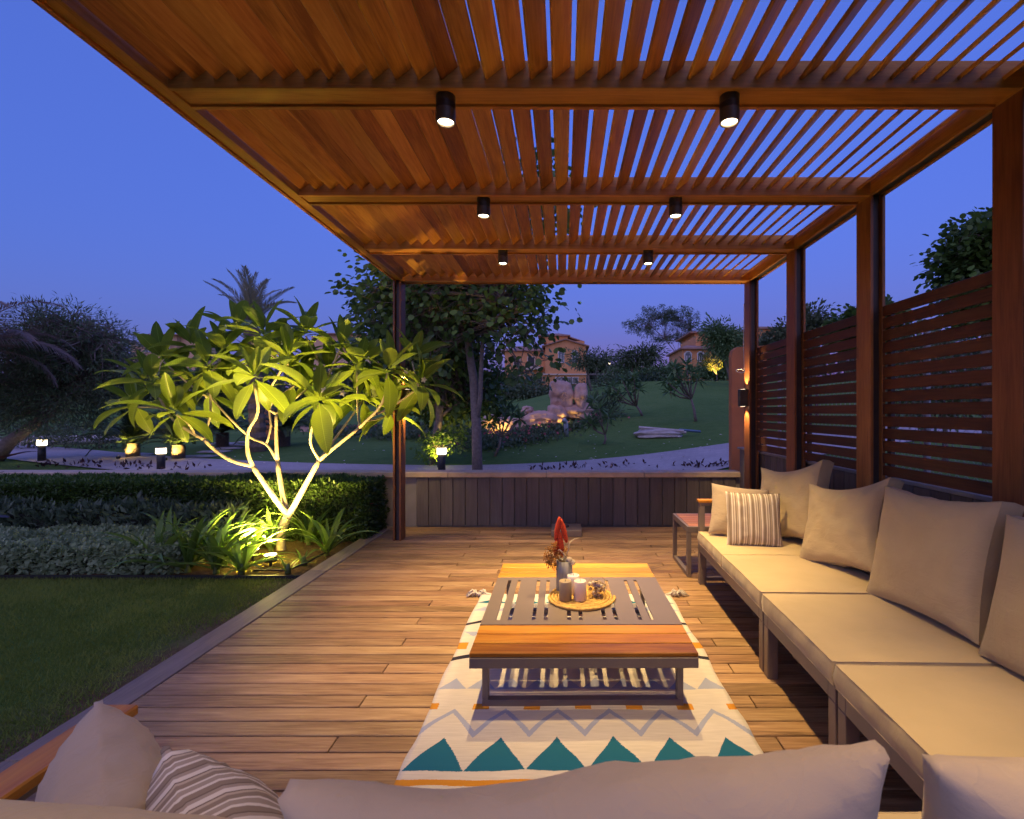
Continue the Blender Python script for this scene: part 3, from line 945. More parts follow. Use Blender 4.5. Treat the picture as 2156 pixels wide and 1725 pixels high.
MB().cbox(-0.014, 0.066, 0.0, 0.778, 0.663, 0.688, 0.004).build('armrest', M['teak_y'], ns, local=True)

# back cushions leaning on the side wall sofas
GB = 'big back cushions'
def back_cushion(label, yc, xb, tilt, yaw, roll, seed, wd=0.68, ht=0.56, **kw):
    return cushion('back_cushion', label, 'cushion', M['cushion'], wd, ht, 0.235, 0.10, (xb, yc, 0.428),
                   Euler((R(tilt), R(roll), R(-90+yaw)), 'XYZ'), seed, GB, **kw)
back_cushion('plump beige back cushion behind the small striped pillow on the two-seat unit', 3.74, 1.69, -16, 18, -11, 51, 0.66, 0.59, ear=0.15, wr=0.013, mid=0.02)
back_cushion('beige back cushion slumped beside the single unit, tilted with a raised corner', 3.05, 1.70, -20, 16, -11, 52, 0.64, 0.56, ear=0.15, wr=0.015, mid=0.02)
back_cushion('large smooth beige back cushion on the single armless unit', 2.36, 1.71, -13, 4, -3, 53, 0.68, 0.59, ear=0.085, wr=0.010, mid=0.01)
back_cushion('beige back cushion on the corner unit', 1.63, 1.71, -11, 2, 1, 54, 0.70, 0.56, ear=0.05, wr=0.009)

# back cushions of the near sofa
def near_cushion(label, xc, y, z, tilt, roll, seed, wd, ht, yaw=0, mat='cushion', **kw):
    return cushion('back_cushion', label, 'cushion', M[mat], wd, ht, 0.23, 0.028, (xc, y, z), Euler((R(tilt), R(roll), R(yaw)), 'XYZ'), seed, 'back cushions of the near sofa', **kw)
near_cushion('beige back cushion of the near sofa beside the teak armrest', -0.69, 0.64, 0.43, 8, 4.0, 61, 0.68, 0.505, 0, piping=False, ear=0.05, wr=0.010)
near_cushion('rumpled grey-beige back cushion in the middle of the near sofa', 0.052, 0.66, 0.43, 8, -3.0, 62, 0.70, 0.548, 0, mat='pillow', piping=False, n=44, ear=0.085, wr=0.030, topwave=0.014)
near_cushion('rumpled beige back cushion of the near sofa next to the corner unit', 0.765, 0.66, 0.43, 8, 1.5, 63, 0.70, 0.548, 0, mat='pillow', piping=False, n=44, ear=0.08, wr=0.028, topwave=0.012)

# throw pillows
GP = 'throw pillows'
cushion('throw_pillow', 'plain greige throw pillow tucked behind the small striped one by the far armrest', 'pillow', M['pillow'], 0.43, 0.40, 0.15, 0.012, (1.35, 3.86, 0.43), (R(-20), R(5), R(-14)), 71, GP, ear=0.07)
cushion('throw_pillow', 'small brown and cream striped pillow on the far end of the long sofa', 'pillow', M['stripe'], 0.385, 0.385, 0.13, 0.012, (1.385, 3.60, 0.43), (R(-14), R(1), R(-8)), 72, GP, ear=0.05)
cushion('throw_pillow', 'plain greige throw pillow leaning on the teak armrest of the near sofa', 'pillow', M['pillow'], 0.43, 0.38, 0.21, 0.014, (-0.815, 0.90, 0.415), (R(-2), R(0), R(134)), 73, GP, piping=False, ear=0.09, wr=0.010)
cushion('throw_pillow', 'striped cream and taupe pillow on the near sofa leaning on the plain one', 'pillow', M['stripe'], 0.45, 0.42, 0.22, 0.014, (-0.435, 0.83, 0.415), (R(-22), R(0), R(134)), 74, GP, piping=False, ear=0.06, wr=0.009)

# ================================================================== side table
st = thing('side_table', 'small side table with red teak top and grey metal frame past the long sofa', 'table', (1.33, 4.51, 0))
x0, x1, y0, y1, zt = 1.055, 1.62, 4.225, 4.79, 0.43
for k in range(6):
    wsl = (y1-y0-0.05)/6
    MB().cbox(x0+0.026, x1-0.026, y0+0.025+k*wsl+0.002, y0+0.025+(k+1)*wsl-0.002, zt-0.02, zt, 0.002).build('top_slat', M['teak_red'], st)
mb = MB()
for (a, b, c, d) in ((x0, x1, y0, y0+0.025), (x0, x1, y1-0.025, y1), (x0, x0+0.025, y0+0.025, y1-0.025), (x1-0.025, x1, y0+0.025, y1-0.025)):
    mb.cbox(a, b, c, d, zt-0.05, zt-0.001, 0.002)
mb.build('top_frame', A, st)
for lx in (x0, x1-0.035):
    for ly in (y0, y1-0.035):
        MB().cbox(lx, lx+0.035, ly, ly+0.035, 0.036, zt-0.051, 0.002).build('leg', A, st)
    MB().cbox(lx, lx+0.035, y0, y1, 0.0, 0.035, 0.002).build('foot_rail', A, st)

# parasol base plate near the end wall
pb = thing('parasol_base', 'flat dark grey parasol base slab on the deck by the end wall', 'slab', (0.04, 5.75, 0))
MB().cbox(-0.13, 0.215, 5.58, 5.93, 0.0, 0.075, 0.006).build('slab', M['alu'], pb)
MB().lathe([(0.03, 0.0755), (0.03, 0.095), (0.024, 0.1)], 18, (0.04, 5.76, 0)).build('socket', M['steel'], pb)

# ================================================================== things on the coffee table
ZC = ZT2 + 0.0005
def placemat():
    pts = []; rad = []
    turns = 10; R0 = 0.188
    N = turns*44
    for i in range(N+1):
        a = 2*PI*turns*i/N; r = 0.006 + R0*i/N
        br = math.sin(a*r*260)
        pts.append((0.105 + r*math.cos(a), 2.905 + r*math.sin(a), ZC + 0.0085 + 0.0014*br)); rad.append(0.0092 + 0.0016*br)
    mat = plain('seagrass', (0.50,0.30,0.075), 0.8, 0, 0.35, 60, 0.5, bscale=120)
    o = MB().tube(pts, rad, 6).build('placemat', mat, origin=(0.105, 2.905, ZC), smooth=True)
    tag(o, 'round braided straw placemat under the candles on the coffee table', 'placemat')
placemat()
ZM = ZC + 0.0185
wick = plain('wick', (0.05,0.04,0.03), 0.9)
def candle(label, x, y, r, h, col):
    t = thing('candle', label, 'candle', (x, y, ZM), 0, 'pillar candles on the placemat')
    mat = plain('wax_' + label[:6].strip().replace(' ', '_'), col, 0.55, 0, 0.04, 20, 0, **{'Subsurface Weight': 0.25, 'Subsurface Radius': (0.02,0.012,0.006), 'Subsurface Scale': 0.4})
    MB().lathe([(r-0.003, 0), (r, 0.003), (r, h-0.004), (r-0.003, h), (r*0.75, h-0.003), (0.004, h-0.006)], 28, (x, y, ZM)).build('wax', mat, t, True)
    MB().tube([(x, y, ZM+h-0.007), (x+0.001, y, ZM+h+0.006)], 0.0012, 5).build('wick', wick, t)
candle('taupe pillar candle on the straw placemat', 0.014, 2.832, 0.036, 0.109, (0.27,0.21,0.135))
candle('pale pink pillar candle beside the glass bowl', 0.098, 2.832, 0.036, 0.109, (0.62,0.50,0.45))
candle('white pillar candle behind the taupe and pink ones', 0.062, 2.95, 0.036, 0.104, (0.80,0.75,0.68))
# glass bowl with shells
g = G('clear_glass'); gl = g.n('ShaderNodeBsdfGlass'); gl.inputs['IOR'].default_value = 1.45; gl.inputs['Roughness'].default_value = 0.0
lp = g.n('ShaderNodeBsdfTransparent'); mx = g.n('ShaderNodeMixShader'); fr = g.n('ShaderNodeLayerWeight'); fr.inputs[0].default_value = 0.5
gs = g.n('ShaderNodeBsdfGlossy'); gs.inputs['Roughness'].default_value = 0.03
g.l(g.math('MULTIPLY_ADD', g.math('POWER', fr.outputs['Facing'], 3.5), 0.55, 0.04), mx.inputs[0]); g.l(lp.outputs[0], mx.inputs[1]); g.l(gs.outputs[0], mx.inputs[2]); M['glass'] = g.done(mx.outputs[0])
bx, by = 0.200, 2.898
prof = []
for k in range(15):
    a = -PI/2*0.86 + (PI/2*0.86 + 0.95)*k/14
    prof.append((0.061*math.cos(a), 0.056 + 0.058*math.sin(a)))
inner = [(max(0.002, r-0.003), z+ (0.003 if k == 0 else 0)) for k, (r, z) in enumerate(prof)][::-1]
bowl = MB().lathe([(0.001, prof[0][1])] + prof + inner + [(0.001, inner[-1][1])], 32, (bx, by, ZM), False, False).build('glass_bowl', M['glass'], smooth=True, origin=(bx, by, ZM))
tag(bowl, 'small round clear glass bowl filled with shells on the placemat', 'bowl')
rr = random.Random(5)
sm = []
for (c1) in ((0.50,0.36,0.17), (0.22,0.13,0.08), (0.62,0.52,0.38), (0.34,0.24,0.12)):
    sm.append(plain('shell_%d' % len(sm), c1, 0.4, 0, 0.3, 60))
shells = thing('shells', 'brown and cream sea shells heaped inside the glass bowl', 'shells', (bx, by, ZM))
k = 0
while k < 46:
    p = Vector((rr.uniform(-1,1), rr.uniform(-1,1), rr.uniform(-1,0.75)))
    if p.length > 1: continue
    p = Vector((p.x*0.046, p.y*0.046, 0.052 + p.z*0.040))
    r = rr.uniform(0.008, 0.0135)
    if k < 4:
        shell_me = None
    prof2 = [(r*0.15, -r*1.1), (r*0.8, -r*0.6), (r, 0), (r*0.6, r*0.7), (r*0.1, r*1.3)]
    o = MB().lathe(prof2, 8).build('shell', sm[k % 4], shells, True, local=True)
    o.location = p; o.rotation_euler = (rr.uniform(0, 6), rr.uniform(0, 6), rr.uniform(0, 6))
    k += 1
# vase and dried flowers
vx, vy = 0.010, 3.01
def vase_mat():
    g = G('striped_ceramic'); v = g.coord('Object', (60, 60, 3))
    n = g.noise(v, 1.0, 3, 0.5)
    col = g.ramp(n, [(0.3, (0.13,0.125,0.11)), (0.5, (0.24,0.23,0.20)), (0.72, (0.36,0.34,0.30))])
    return g.done(g.bsdf(col, 0.35, 0, None, 0.5))
vs = MB().lathe([(0.046,0),(0.050,0.004),(0.0515,0.05),(0.0500,0.12),(0.0475,0.19),(0.0445,0.19),(0.046,0.12),(0.046,0.02),(0.002,0.015)], 30, (vx, vy, ZC)).build('vase', vase_mat(), smooth=True, origin=(vx, vy, ZC))
tag(vs, 'grey-green streaked ceramic vase holding dried flowers on the coffee table', 'vase')
fl = thing('dried_bouquet', 'bouquet of red plumes and dry brown umbels standing in the grey vase', 'flowers', (vx, vy, ZC+0.02))
red = plain('red_plume', (0.55,0.055,0.015), 0.95, 0, 0.35, 90, 0.9, bscale=200)
straw = plain('straw', (0.42,0.29,0.13), 0.8, 0, 0.2, 30)
umb = plain('dry_umbel', (0.34,0.15,0.03), 0.9, 0, 0.4, 60)
cream = plain('cream_pod', (0.55,0.45,0.30), 0.9, 0, 0.25, 40, 0.6)
rr = random.Random(12)
for (vxp, vyp0, vyp1, lean) in ((1174, 1138, 1089, -4), (1187, 1142, 1093, 6), (1181, 1172, 1120, 3), (1171, 1170, 1136, -2)):
    a = P(vxp+lean, vyp0, 3.01); b = P(vxp-lean, vyp1, 3.00)
    pts = [a.lerp(b, q/9) for q in range(10)]
    rad = [0.0015 + 0.0155*math.sin(PI*min(1, (q+0.6)/10))**0.6 for q in range(10)]
    pl = MB().tube(pts, rad, 10).build('plume', red, fl, True)
    hb = MB()
    for q in range(220):
        t = rr.random(); c = a.lerp(b, t); r = 0.0015 + 0.0155*math.sin(PI*min(1, (t*9+0.6)/10))**0.6
        th = rr.uniform(0, 6.28); dr = Vector((math.cos(th), math.sin(th), 0.9)).normalized()
        p0 = c + Vector((math.cos(th)*r, math.sin(th)*r, 0))*0.85
        hb.add([p0 + Vector((0.0006, 0, 0)), p0 - Vector((0.0006, 0, 0)), p0 + dr*0.008], [(0, 1, 2)])
    hb.build('plume_hair', red, pl)
    MB().tube([Vector((vx + rr.uniform(-.02,.02), vy, ZC+0.10)), a.lerp(Vector((vx, vy, ZC+0.19)), 0.4), a], 0.0018, 5).build('stem', straw, fl)
for (ex, ez) in ((1158, 1160), (1166, 1150), (1152, 1172), (1164, 1178), (1176, 1168), (1156, 1186), (1170, 1190), (1188, 1160)):
    e = P(ex, ez, 2.99 + rr.uniform(-0.03, 0.03))
    mb = MB()
    root = Vector((vx + rr.uniform(-.02, .01), vy, ZC + 0.18))
    mb.tube([root, root.lerp(e, 0.6) + Vector((0, 0, 0.012)), e], 0.0014, 5)
    for q in range(40):
        d = Vector((rr.gauss(0, 1), rr.gauss(0, 1), rr.gauss(0.2, 0.8))); d.normalize()
        L = rr.uniform(0.012, 0.034)
        tip = e + d*L
        mb.tube([e, tip], 0.0011, 3, False)
        mb.lathe([(0.0006,-0.0042),(0.0042,0),(0.0006,0.0042)], 5, tip)
    mb.build('umbel', umb, fl)
MB().tube([P(1190,1180,3.01), P(1196,1158,3.01), P(1200,1142,3.01), P(1210,1135,3.01), P(1220,1133,3.01)], [0.002,0.006,0.004,0.003,0.001], 6).build('dry_leaf', cream, fl, True)
MB().tube([P(1192,1182,2.99), P(1186,1165,2.99), P(1178,1157,2.99), P(1173,1160,2.99)], [0.003,0.006,0.004,0.001], 6).build('dry_leaf', cream, fl, True)
pts = P(1199, 1179, 2.99)
for (dx, dz) in ((0, 0), (0.018, -0.015)):
    MB().lathe([(0.002,-0.018),(0.016,-0.011),(0.0195,0),(0.014,0.013),(0.003,0.018)], 14, pts + Vector((dx, 0, dz))).build('seed_pod', cream, fl, True)

# ================================================================== plants
KITE = (np.array([(0,0,0),(0.42,0.5,0.10),(1,0,-0.05),(0.42,-0.5,0.10)]), np.array([(0,1,2,3)]))
LONG = (np.array([(0,0,0),(0.35,0.5,0.05),(1,0,-0.12),(0.35,-0.5,0.05)]), np.array([(0,1,2,3)]))
DISC = (np.array([(0,0,0),(0.22,0.46,0.06),(0.68,0.46,0.04),(1,0,-0.06),(0.68,-0.46,0.04),(0.22,-0.46,0.06)]), np.array([(0,1,2,3,4,5)]))
BLADE = (np.array([(0,-0.5,0),(0,0.5,0),(1,0,0.0)]), np.array([(0,1,2)]))

def unit(a): return a/np.maximum(1e-9, np.linalg.norm(a, axis=1, keepdims=True))
def leaves(tpl, Cn, D, Nn, size, width):
    tv, tf = tpl
    D = unit(D); S = unit(np.cross(Nn, D)); Nn = np.cross(D, S)
    n = len(Cn); k = len(tv)
    size = np.asarray(size).reshape(-1, 1, 1)*np.ones((n,1,1)); width = np.asarray(width).reshape(-1,1,1)*np.ones((n,1,1))
    V = Cn[:,None,:] + tv[None,:,0:1]*size*D[:,None,:] + tv[None,:,1:2]*width*S[:,None,:] + tv[None,:,2:3]*size*Nn[:,None,:]
    Fc = (tf[None,:,:] + (np.arange(n)*k)[:,None,None]).reshape(-1, tf.shape[1])
    return V.reshape(-1,3), Fc
def leaf_mesh(name, tpl, Cn, D, Nn, size, width, mat, seed=0, off=(0,0,0)):
    V, Fc = leaves(tpl, np.asarray(Cn, float), np.asarray(D, float), np.asarray(Nn, float), size, width)
    rg = np.random.default_rng(seed)
    at = np.repeat(rg.random(len(Cn)), len(tpl[0]))
    return np_mesh(name, V - np.asarray(off), Fc, mat, at)

def limb(a, b, sag, n=6, rr=random):
    a = Vector(a); b = Vector(b)
    j = Vector((rr.uniform(-1,1), rr.uniform(-1,1), rr.uniform(-1,1)))*(b-a).length*0.06
    return [a.lerp(b, t) + Vector((0,0,sag))*math.sin(PI*t) + j*math.sin(2*PI*t) for t in [i/(n-1) for i in range(n)]]

def tree(name, label, base, trunk, blobs, nclump, per, lsize, mat, tpl=KITE, bark='bark', r0=0.1, group=None, cat='tree', clump=0.35, seed=1, aspect=0.5, droop=0.3, stems=10, flat=1.0, parent=None):
    """trunk: points; blobs: (centre, (rx, ry, rz)) ellipsoids filled with clumps of leaves"""
    rr = random.Random(seed); rg = np.random.default_rng(seed)
    t = thing(name, label, cat, base, 0, group)
    base = Vector(base)
    mb = MB()
    trunk = [Vector(p) for p in trunk]
    mb.tube(trunk, [r0*(1.15 - 0.75*i/(len(trunk)-1)) for i in range(len(trunk))], 9)
    cs = []
    vols = [b[1][0]*b[1][1]*b[1][2] for b in blobs]
    for (c, rad), v in zip(blobs, vols):
        m = max(3, int(nclump*v/sum(vols)))
        for _ in range(m):
            d = Vector((rr.gauss(0,1), rr.gauss(0,1), rr.gauss(0,1))).normalized()*(rr.random()**0.38)
            cs.append(Vector(c) + Vector((d.x*rad[0], d.y*rad[1], d.z*rad[2])))
    top = trunk[-1]
    for (c, rad) in blobs:
        c = Vector(c)
        k0 = trunk[max(len(trunk)//2, len(trunk)-3)]
        main = limb(rr.choice(trunk[len(trunk)//2:]), c - Vector((0,0,rad[2]*0.3)), 0.1, 7, rr)
        mb.tube(main, [r0*(0.42 - 0.30*i/6) for i in range(7)], 6)
        near = sorted(cs, key=lambda q: (q-c).length)[:max(stems*3, 40)]
        for q in (near if stems > 30 else rr.sample(near, min(stems, len(near)))):
            st_ = min(main[2:], key=lambda w_: (w_-q).length)
            mb.tube(limb(st_, q, 0.05, 5, rr), [r0*(0.15 - 0.11*i/4) for i in range(5)], 4, False)
    mb.build('trunk', M[bark], t, True)
    CC = np.array(cs)
    n = len(CC)*per
    ctr = np.repeat(CC, per, 0)
    offs = np.clip(rg.normal(0, 1, (n,3)), -1.55, 1.55); offs[:,2] *= 0.75*flat
    sz = np.repeat(rg.uniform(0.6, 1.3, len(CC)), per)[:,None]
    pos = ctr + offs*clump*0.5*sz
    mid = CC.mean(0)
    D = unit(pos - ctr) + 0.5*unit(pos - mid) + rg.normal(0, 0.4, (n,3)); D[:,2] -= droop
    Nn = rg.normal(0, 0.6, (n,3)); Nn[:,2] += 1
    s = lsize*rg.uniform(0.65, 1.25, n)
    me = leaf_mesh('crown', tpl, pos, D, Nn, s, s*aspect, M[mat], seed, base)
    link('crown', me, t)
    return t

# ------------------------------------------------------------------ lawn blades, nearest lawn only
def lawn():
    rg = np.random.default_rng(2)
    n = 150000
    x = rg.uniform(-6.2, -2.25, n); y = rg.uniform(1.5, 4.36, n)
    keep = x > -1.25*y - 0.6
    edge = (-2.25 - x)
    pn = np.array([noise.noise((a*1.6, b*1.6, 3.3)) for a, b in zip(x[keep], y[keep])])
    x = x[keep]; y = y[keep]; edge = edge[keep]
    prob = np.clip(-0.05 + edge*2.3 + pn*1.0, 0.05, 1)
    k2 = rg.random(len(x)) < prob
    x = x[k2]; y = y[k2]
    n = len(x)
    Cn = np.stack([x, y, np.full(n, -0.052)], 1)
    D = rg.normal(0, 0.55, (n,3)); D[:,2] = 1.0
    Nn = rg.normal(0, 1, (n,3)); Nn[:,2] = 0.1
    s = rg.uniform(0.018, 0.046, n)
    pt = np.array([0.42 + 0.55*noise.noise((a*1.1, b*1.1, 9.0)) + 0.3*noise.noise((a*4, b*4, 5.0)) for a, b in zip(x, y)]) + rg.normal(0, 0.16, n)
    V, Fc = leaves(BLADE, Cn, D, Nn, s, rg.uniform(0.003, 0.006, n))
    tag(link('lawn_grass', np_mesh('lawn_grass', V, Fc, M['l_grass'], np.repeat(np.clip(pt, 0.02, 0.98), 3))), 'short green grass of the lawn beside the deck', 'grass', kind='stuff')
lawn()
MB().box(-8.5, -2.25, 4.32, 4.335, -0.08, -0.015).build('lawn_edging', M['black'], origin=(-5, 4.32, 0))
tag(bpy.data.objects['lawn_edging'], 'thin dark edging strip between lawn and planting bed', 'edging')
# drip hose in the bed
tag(MB().tube([P(1040*0.49+80, 1212, 4.55), (-2.75, 4.45, -0.01), (-2.45, 4.42, 0.0), (-2.38, 4.62, 0.0), (-2.36, 5.0, 0.005), (-2.40, 5.5, 0.0), (-2.5, 5.9, 0)], 0.009, 6).build('drip_hose', M['black'], smooth=True, origin=(-2.4, 4.9, 0)),
    'black drip irrigation hose lying in the bed beside the deck edge', 'hose')

# ------------------------------------------------------------------ hedges
def hedge(name, label, x0, x1, y0, y1, z0, z1, n, lsize, mat, seed, core, aspect=0.5, tpl=KITE, bump=0.06, up=0.4, cat='hedge', yfun=None):
    t = thing(name, label, cat, ((x0+x1)/2, (y0+y1)/2, z0))
    mb = MB(); m = 0.07
    # uneven dark core, solid to block light through the leaves
    nx, nz = 40, 6
    V = []; Fc = []
    def cp(a, b, k):
        return Vector((x0+m + (x1-x0-2*m)*a, y0+m + (y1-y0-2*m)*b, z0 + (z1-m-z0)*k)) + Vector((0,0,0.02*noise.noise((a*20, b*5, seed))))
    for j, (b, k) in enumerate(((0,0),(0,0.5),(0,1),(0.5,1.0),(1,1),(1,0))):
        for i in range(nx+1): V.append(cp(i/nx, b, k))
    for j in range(5):
        for i in range(nx): Fc.append((j*(nx+1)+i, j*(nx+1)+i+1, (j+1)*(nx+1)+i+1, (j+1)*(nx+1)+i))
    e0 = [j*(nx+1) for j in range(6)]; e1 = [j*(nx+1)+nx for j in range(6)]
    Fc += [tuple(e0), tuple(e1[::-1])]
    mb.add(V, Fc); mb.build('dark_core', core, t)
    rg = np.random.default_rng(seed)
    A1 = (x1-x0)*(z1-z0); A2 = (x1-x0)*(y1-y0); A3 = (y1-y0)*(z1-z0)
    w_ = np.array([A1, A2*0.8, A3, A3]); w_ /= w_.sum()
    f = rg.choice(4, n, p=w_)
    u = rg.random(n); v = rg.random(n); dp = rg.random(n)**1.5*0.09
    x = np.where(f == 2, x0+dp, np.where(f == 3, x1-dp, x0 + (x1-x0)*u))
    y = np.where(f == 0, y0+dp, np.where(f == 1, y0 + (y1-y0)*v, y0 + (y1-y0)*u))
    z = np.where(f == 1, z1-dp*0.8, z0 + (z1-z0)*v)
    lump = np.array([noise.noise((a*2.3, b*2.3, c*2.3+seed)) + 0.6*noise.noise((a*7, b*7, c*7+seed)) for a, b, c in zip(x, y, z)])
    nrm = np.zeros((n,3)); nrm[f==0,1] = -1; nrm[f==1,2] = 1; nrm[f==2,0] = -1; nrm[f==3,0] = 1
    pos = np.stack([x,y,z],1) + nrm*(lump*bump)[:,None]
    pos[:,2] = np.maximum(pos[:,2], z0+0.01)
    D = nrm*0.8 + rg.normal(0, 0.6, (n,3)); D[:,2] += up
    Nn = nrm + rg.normal(0, 0.6, (n,3)); Nn[:,2] += 0.4
    s = lsize*rg.uniform(0.6, 1.25, n)
    link('foliage', leaf_mesh('foliage', tpl, pos, D, Nn, s, s*aspect, M[mat], seed, t.location), t)
    return t
core_dark = plain('hedge_core', (0.018,0.022,0.010), 0.95, 0, 0.4, 20)
hedge('hedge', 'clipped dark green hedge in front of the end wall beside the deck', -8.5, -2.16, 5.50, 6.06, -0.04, 0.615, 52000, 0.050, 'l_hedge', 21, core_dark, 0.42, bump=0.04)
hedge('shrub_row', 'row of broad-leaved grey-green shrubs between the clipped hedge and the silvery hedge', -8.4, -3.45, 5.22, 5.47, -0.04, 0.37, 4200, 0.10, 'l_mid', 22, core_dark, 0.36, KITE, 0.09, 0.9, 'shrub')
hedge('ground_cover', 'low silvery green clipped hedge at the back of the lawn', -8.4, -3.42, 4.40, 5.20, -0.045, 0.20, 26000, 0.045, 'l_silver', 23, core_dark, 0.62, DISC, 0.05, 0.35, 'hedge')
# terracotta pot half hidden behind the hedge end
tag(MB().lathe([(0.11,-0.03),(0.155,0.10),(0.17,0.24),(0.15,0.33),(0.165,0.345),(0.165,0.37),(0.160,0.37),(0.13,0.30)], 24, (-2.33, 5.86, -0.02)).build('plant_pot', M['terrapot'], smooth=True, origin=(-2.33, 5.86, -0.02)),
    'round terracotta pot by the deck half hidden behind the end of the clipped hedge', 'pot')

# ------------------------------------------------------------------ strap-leaved lilies
def strap_leaf(L, w, rise, droop, seed):
    n = 9; V = []; Fc = []
    p = Vector((0,0,0)); a = rise
    for i in range(n+1):
        t = i/n
        ww = w*(0.55 + 0.9*math.sin(PI*min(1, t*0.9+0.12)))*(1 - t**4)*0.72 + 0.0006
        V += [p + Vector((0, -ww, ww*0.45)), p, p + Vector((0, ww, ww*0.45))]
        p = p + Vector((math.cos(a), 0, math.sin(a)))*L/n
        a -= droop/n*(0.4 + 1.2*t)
    for i in range(n):
        b = i*3
        Fc += [(b, b+1, b+4, b+3), (b+1, b+2, b+5, b+4)]
    return np_mesh('leaf', V, Fc, M['l_lily'], np.full(len(V), (seed*0.37) % 1), True)
straps = [strap_leaf(0.40, 0.019, R(75), R(60), 1), strap_leaf(0.46, 0.021, R(62), R(85), 2), strap_leaf(0.36, 0.018, R(48), R(75), 3),
          strap_leaf(0.50, 0.020, R(40), R(70), 4), strap_leaf(0.30, 0.016, R(82), R(25), 5), strap_leaf(0.44, 0.018, R(25), R(45), 6)]
rr = random.Random(77)
lil = [(330,1208,4.5,1.0),(395,1210,4.45,1.1),(455,1212,4.42,1.0),(508,1212,4.40,0.8),(606,1212,4.42,0.45),(285,1196,4.6,0.7),(420,1185,4.75,1.0),(360,1180,4.8,1.0),
       (490,1175,4.85,0.9),(500,1158,5.05,0.8),(570,1150,5.12,0.9),(688,1165,4.98,0.95),(650,1130,5.35,1.0),(640,1200,4.65,0.34),(470,1150,5.15,0.9),(472,1192,4.58,0.7)]
where = ['at the lawn edge left of the tree', 'in the lit bed']
for i, (a, b, d, s) in enumerate(lil):
    p = P(a, b, d); p.z = -0.03
    lab = ['second tall lily clump along the lawn edge from the silvery hedge', 'third tall lily clump along the lawn edge, in the middle of the row', 'fourth lily clump along the lawn edge, leaves arching over the edging',
           'fifth lily clump along the lawn edge, next to the small one by the uplight', 'small lily clump at the lawn corner of the bed in front of the uplights', 'small sparse lily at the foot of the silvery hedge',
           'lily clump in the second row behind the middle of the lawn-edge row', 'lily clump of the second row touching the silvery hedge', 'lily clump between the second row and the uplight', 'brightly lit lily clump just before the frangipani trunk',
           'lily clump leaning on the frangipani trunk base', 'bushy lily plant at the deck edge with leaves over the boards', 'lily clump with tall leaves right behind the frangipani trunk', 'tiny lily shoot beside the drip hose at the deck edge',
           'lily clump at the back against the broad-leaved shrubs', 'short lily clump squeezed beside the nearest uplight'][i]
    t = thing('lily_plant', lab, 'plant', p, 0, 'strap-leaved lilies in the bed')
    nl = 7 if s < 0.5 else 20
    for k in range(nl):
        o = link('leaf', straps[rr.choice([0,0,1,1,1,2,2,3,3,4,5])], t, (rr.uniform(-.02,.02), rr.uniform(-.02,.02), 0.03*s))
        o.rotation_euler = (rr.uniform(-.2,.2), rr.uniform(-.1,.1), 2*PI*k/nl*2.4 + rr.uniform(-.3,.3))
        q = 1.28*s*rr.uniform(0.8, 1.2); o.scale = (q, q, q)
    MB().lathe([(0.028,0),(0.022,0.05),(0.012,0.09)], 8).build('stem', M['stalk'], t, True, local=True)

# ------------------------------------------------------------------ the frangipani
BD0 = 5.15
def Z3(zx, zy, dd=0.0): return P((350+zx/4.312)*0.98, (860+zy/4.312)*0.98, BD0+dd)
fp_base = Z3(1100, 1400); fp_base.z = -0.04
fr = thing('frangipani_tree', 'frangipani tree with pale forked trunk and big glossy leaves lit from below', 'tree', fp_base)
mb = MB()
Fk = Z3(1160, 1060)
def br(pts, r0, r1):
    pts = [Vector(p) for p in pts]
    # smooth the line
    out = []
    Lp = [pts[0]*2-pts[1]] + pts + [pts[-1]*2-pts[-2]]
    for i in range(1, len(Lp)-2):
        for k in range(4):
            t = k/4; a, b, c, d = Lp[i-1], Lp[i], Lp[i+1], Lp[i+2]
            out.append(0.5*((2*b) + (c-a)*t + (2*a-5*b+4*c-d)*t*t + (-a+3*b-3*c+d)*t**3))
    out.append(pts[-1])
    n = len(out)
    rads = [0.76*(r0 + (r1-r0)*i/(n-1))*(1+0.09*noise.noise((i*0.7, r0*50, 0))) for i in range(n)]
    mb.tube(out, rads, 10)
L1 = Z3(830,610,-.05); L2 = Z3(380,365,-.15); M1 = Z3(1060,560,.25); M2 = Z3(1050,130,.25); M3 = Z3(960,410,.3); R1 = Z3(1450,555,-.1); R2 = Z3(1820,255,-.15)
br([fp_base, Z3(1095,1230), Fk], 0.060, 0.056)
br([Fk, Z3(1090,980), Z3(960,800,-.03), L1], 0.042, 0.030)
br([Fk, Z3(1215,980), Z3(1330,770,-.05), R1], 0.044, 0.031)
br([Fk + Vector((0,0.03,-0.02)), Z3(1115,900,.1), M1], 0.038, 0.032)
br([M1, Z3(1050,350,.25), M2], 0.027, 0.022)
# rosettes: picture place, depth offset
ros = [(324,812,-.25),(288,857,0),(371,873,-.35),(536,800,-.55),(440,780,-.1),(470,742,.25),(556,700,.15),(345,762,.25),(671,848,-.6),(816,786,-.3),
       (752,776,.1),(644,700,.2),(884,815,-.05),(822,872,.25),(606,756,-.1),(715,735,.3),(405,728,.4),(500,692,.45),(690,785,.5),(620,812,.45),(436,828,.35),(765,842,.45),(868,762,.25),(585,752,.6)]
tips = [P(a, b + max(0, (765-b)*0.12), BD0 + c) for a, b, c in ros]
def node(p): return p
br([L1, Z3(640,560,-.1), Z3(480,460,-.12), L2], 0.026, 0.021)
br([L1, Z3(785,480,-.15), Z3(790,290,-.25), Z3(880,110,-.4), tips[3]-Vector((0,0,.04))], 0.026, 0.017)
br([L2, Z3(200,260,-.2), Z3(60,140,-.25), tips[0]], 0.020, 0.014)
br([L2, Z3(395,300,-.12), Z3(440,100,-.1), tips[4]], 0.017, 0.014)
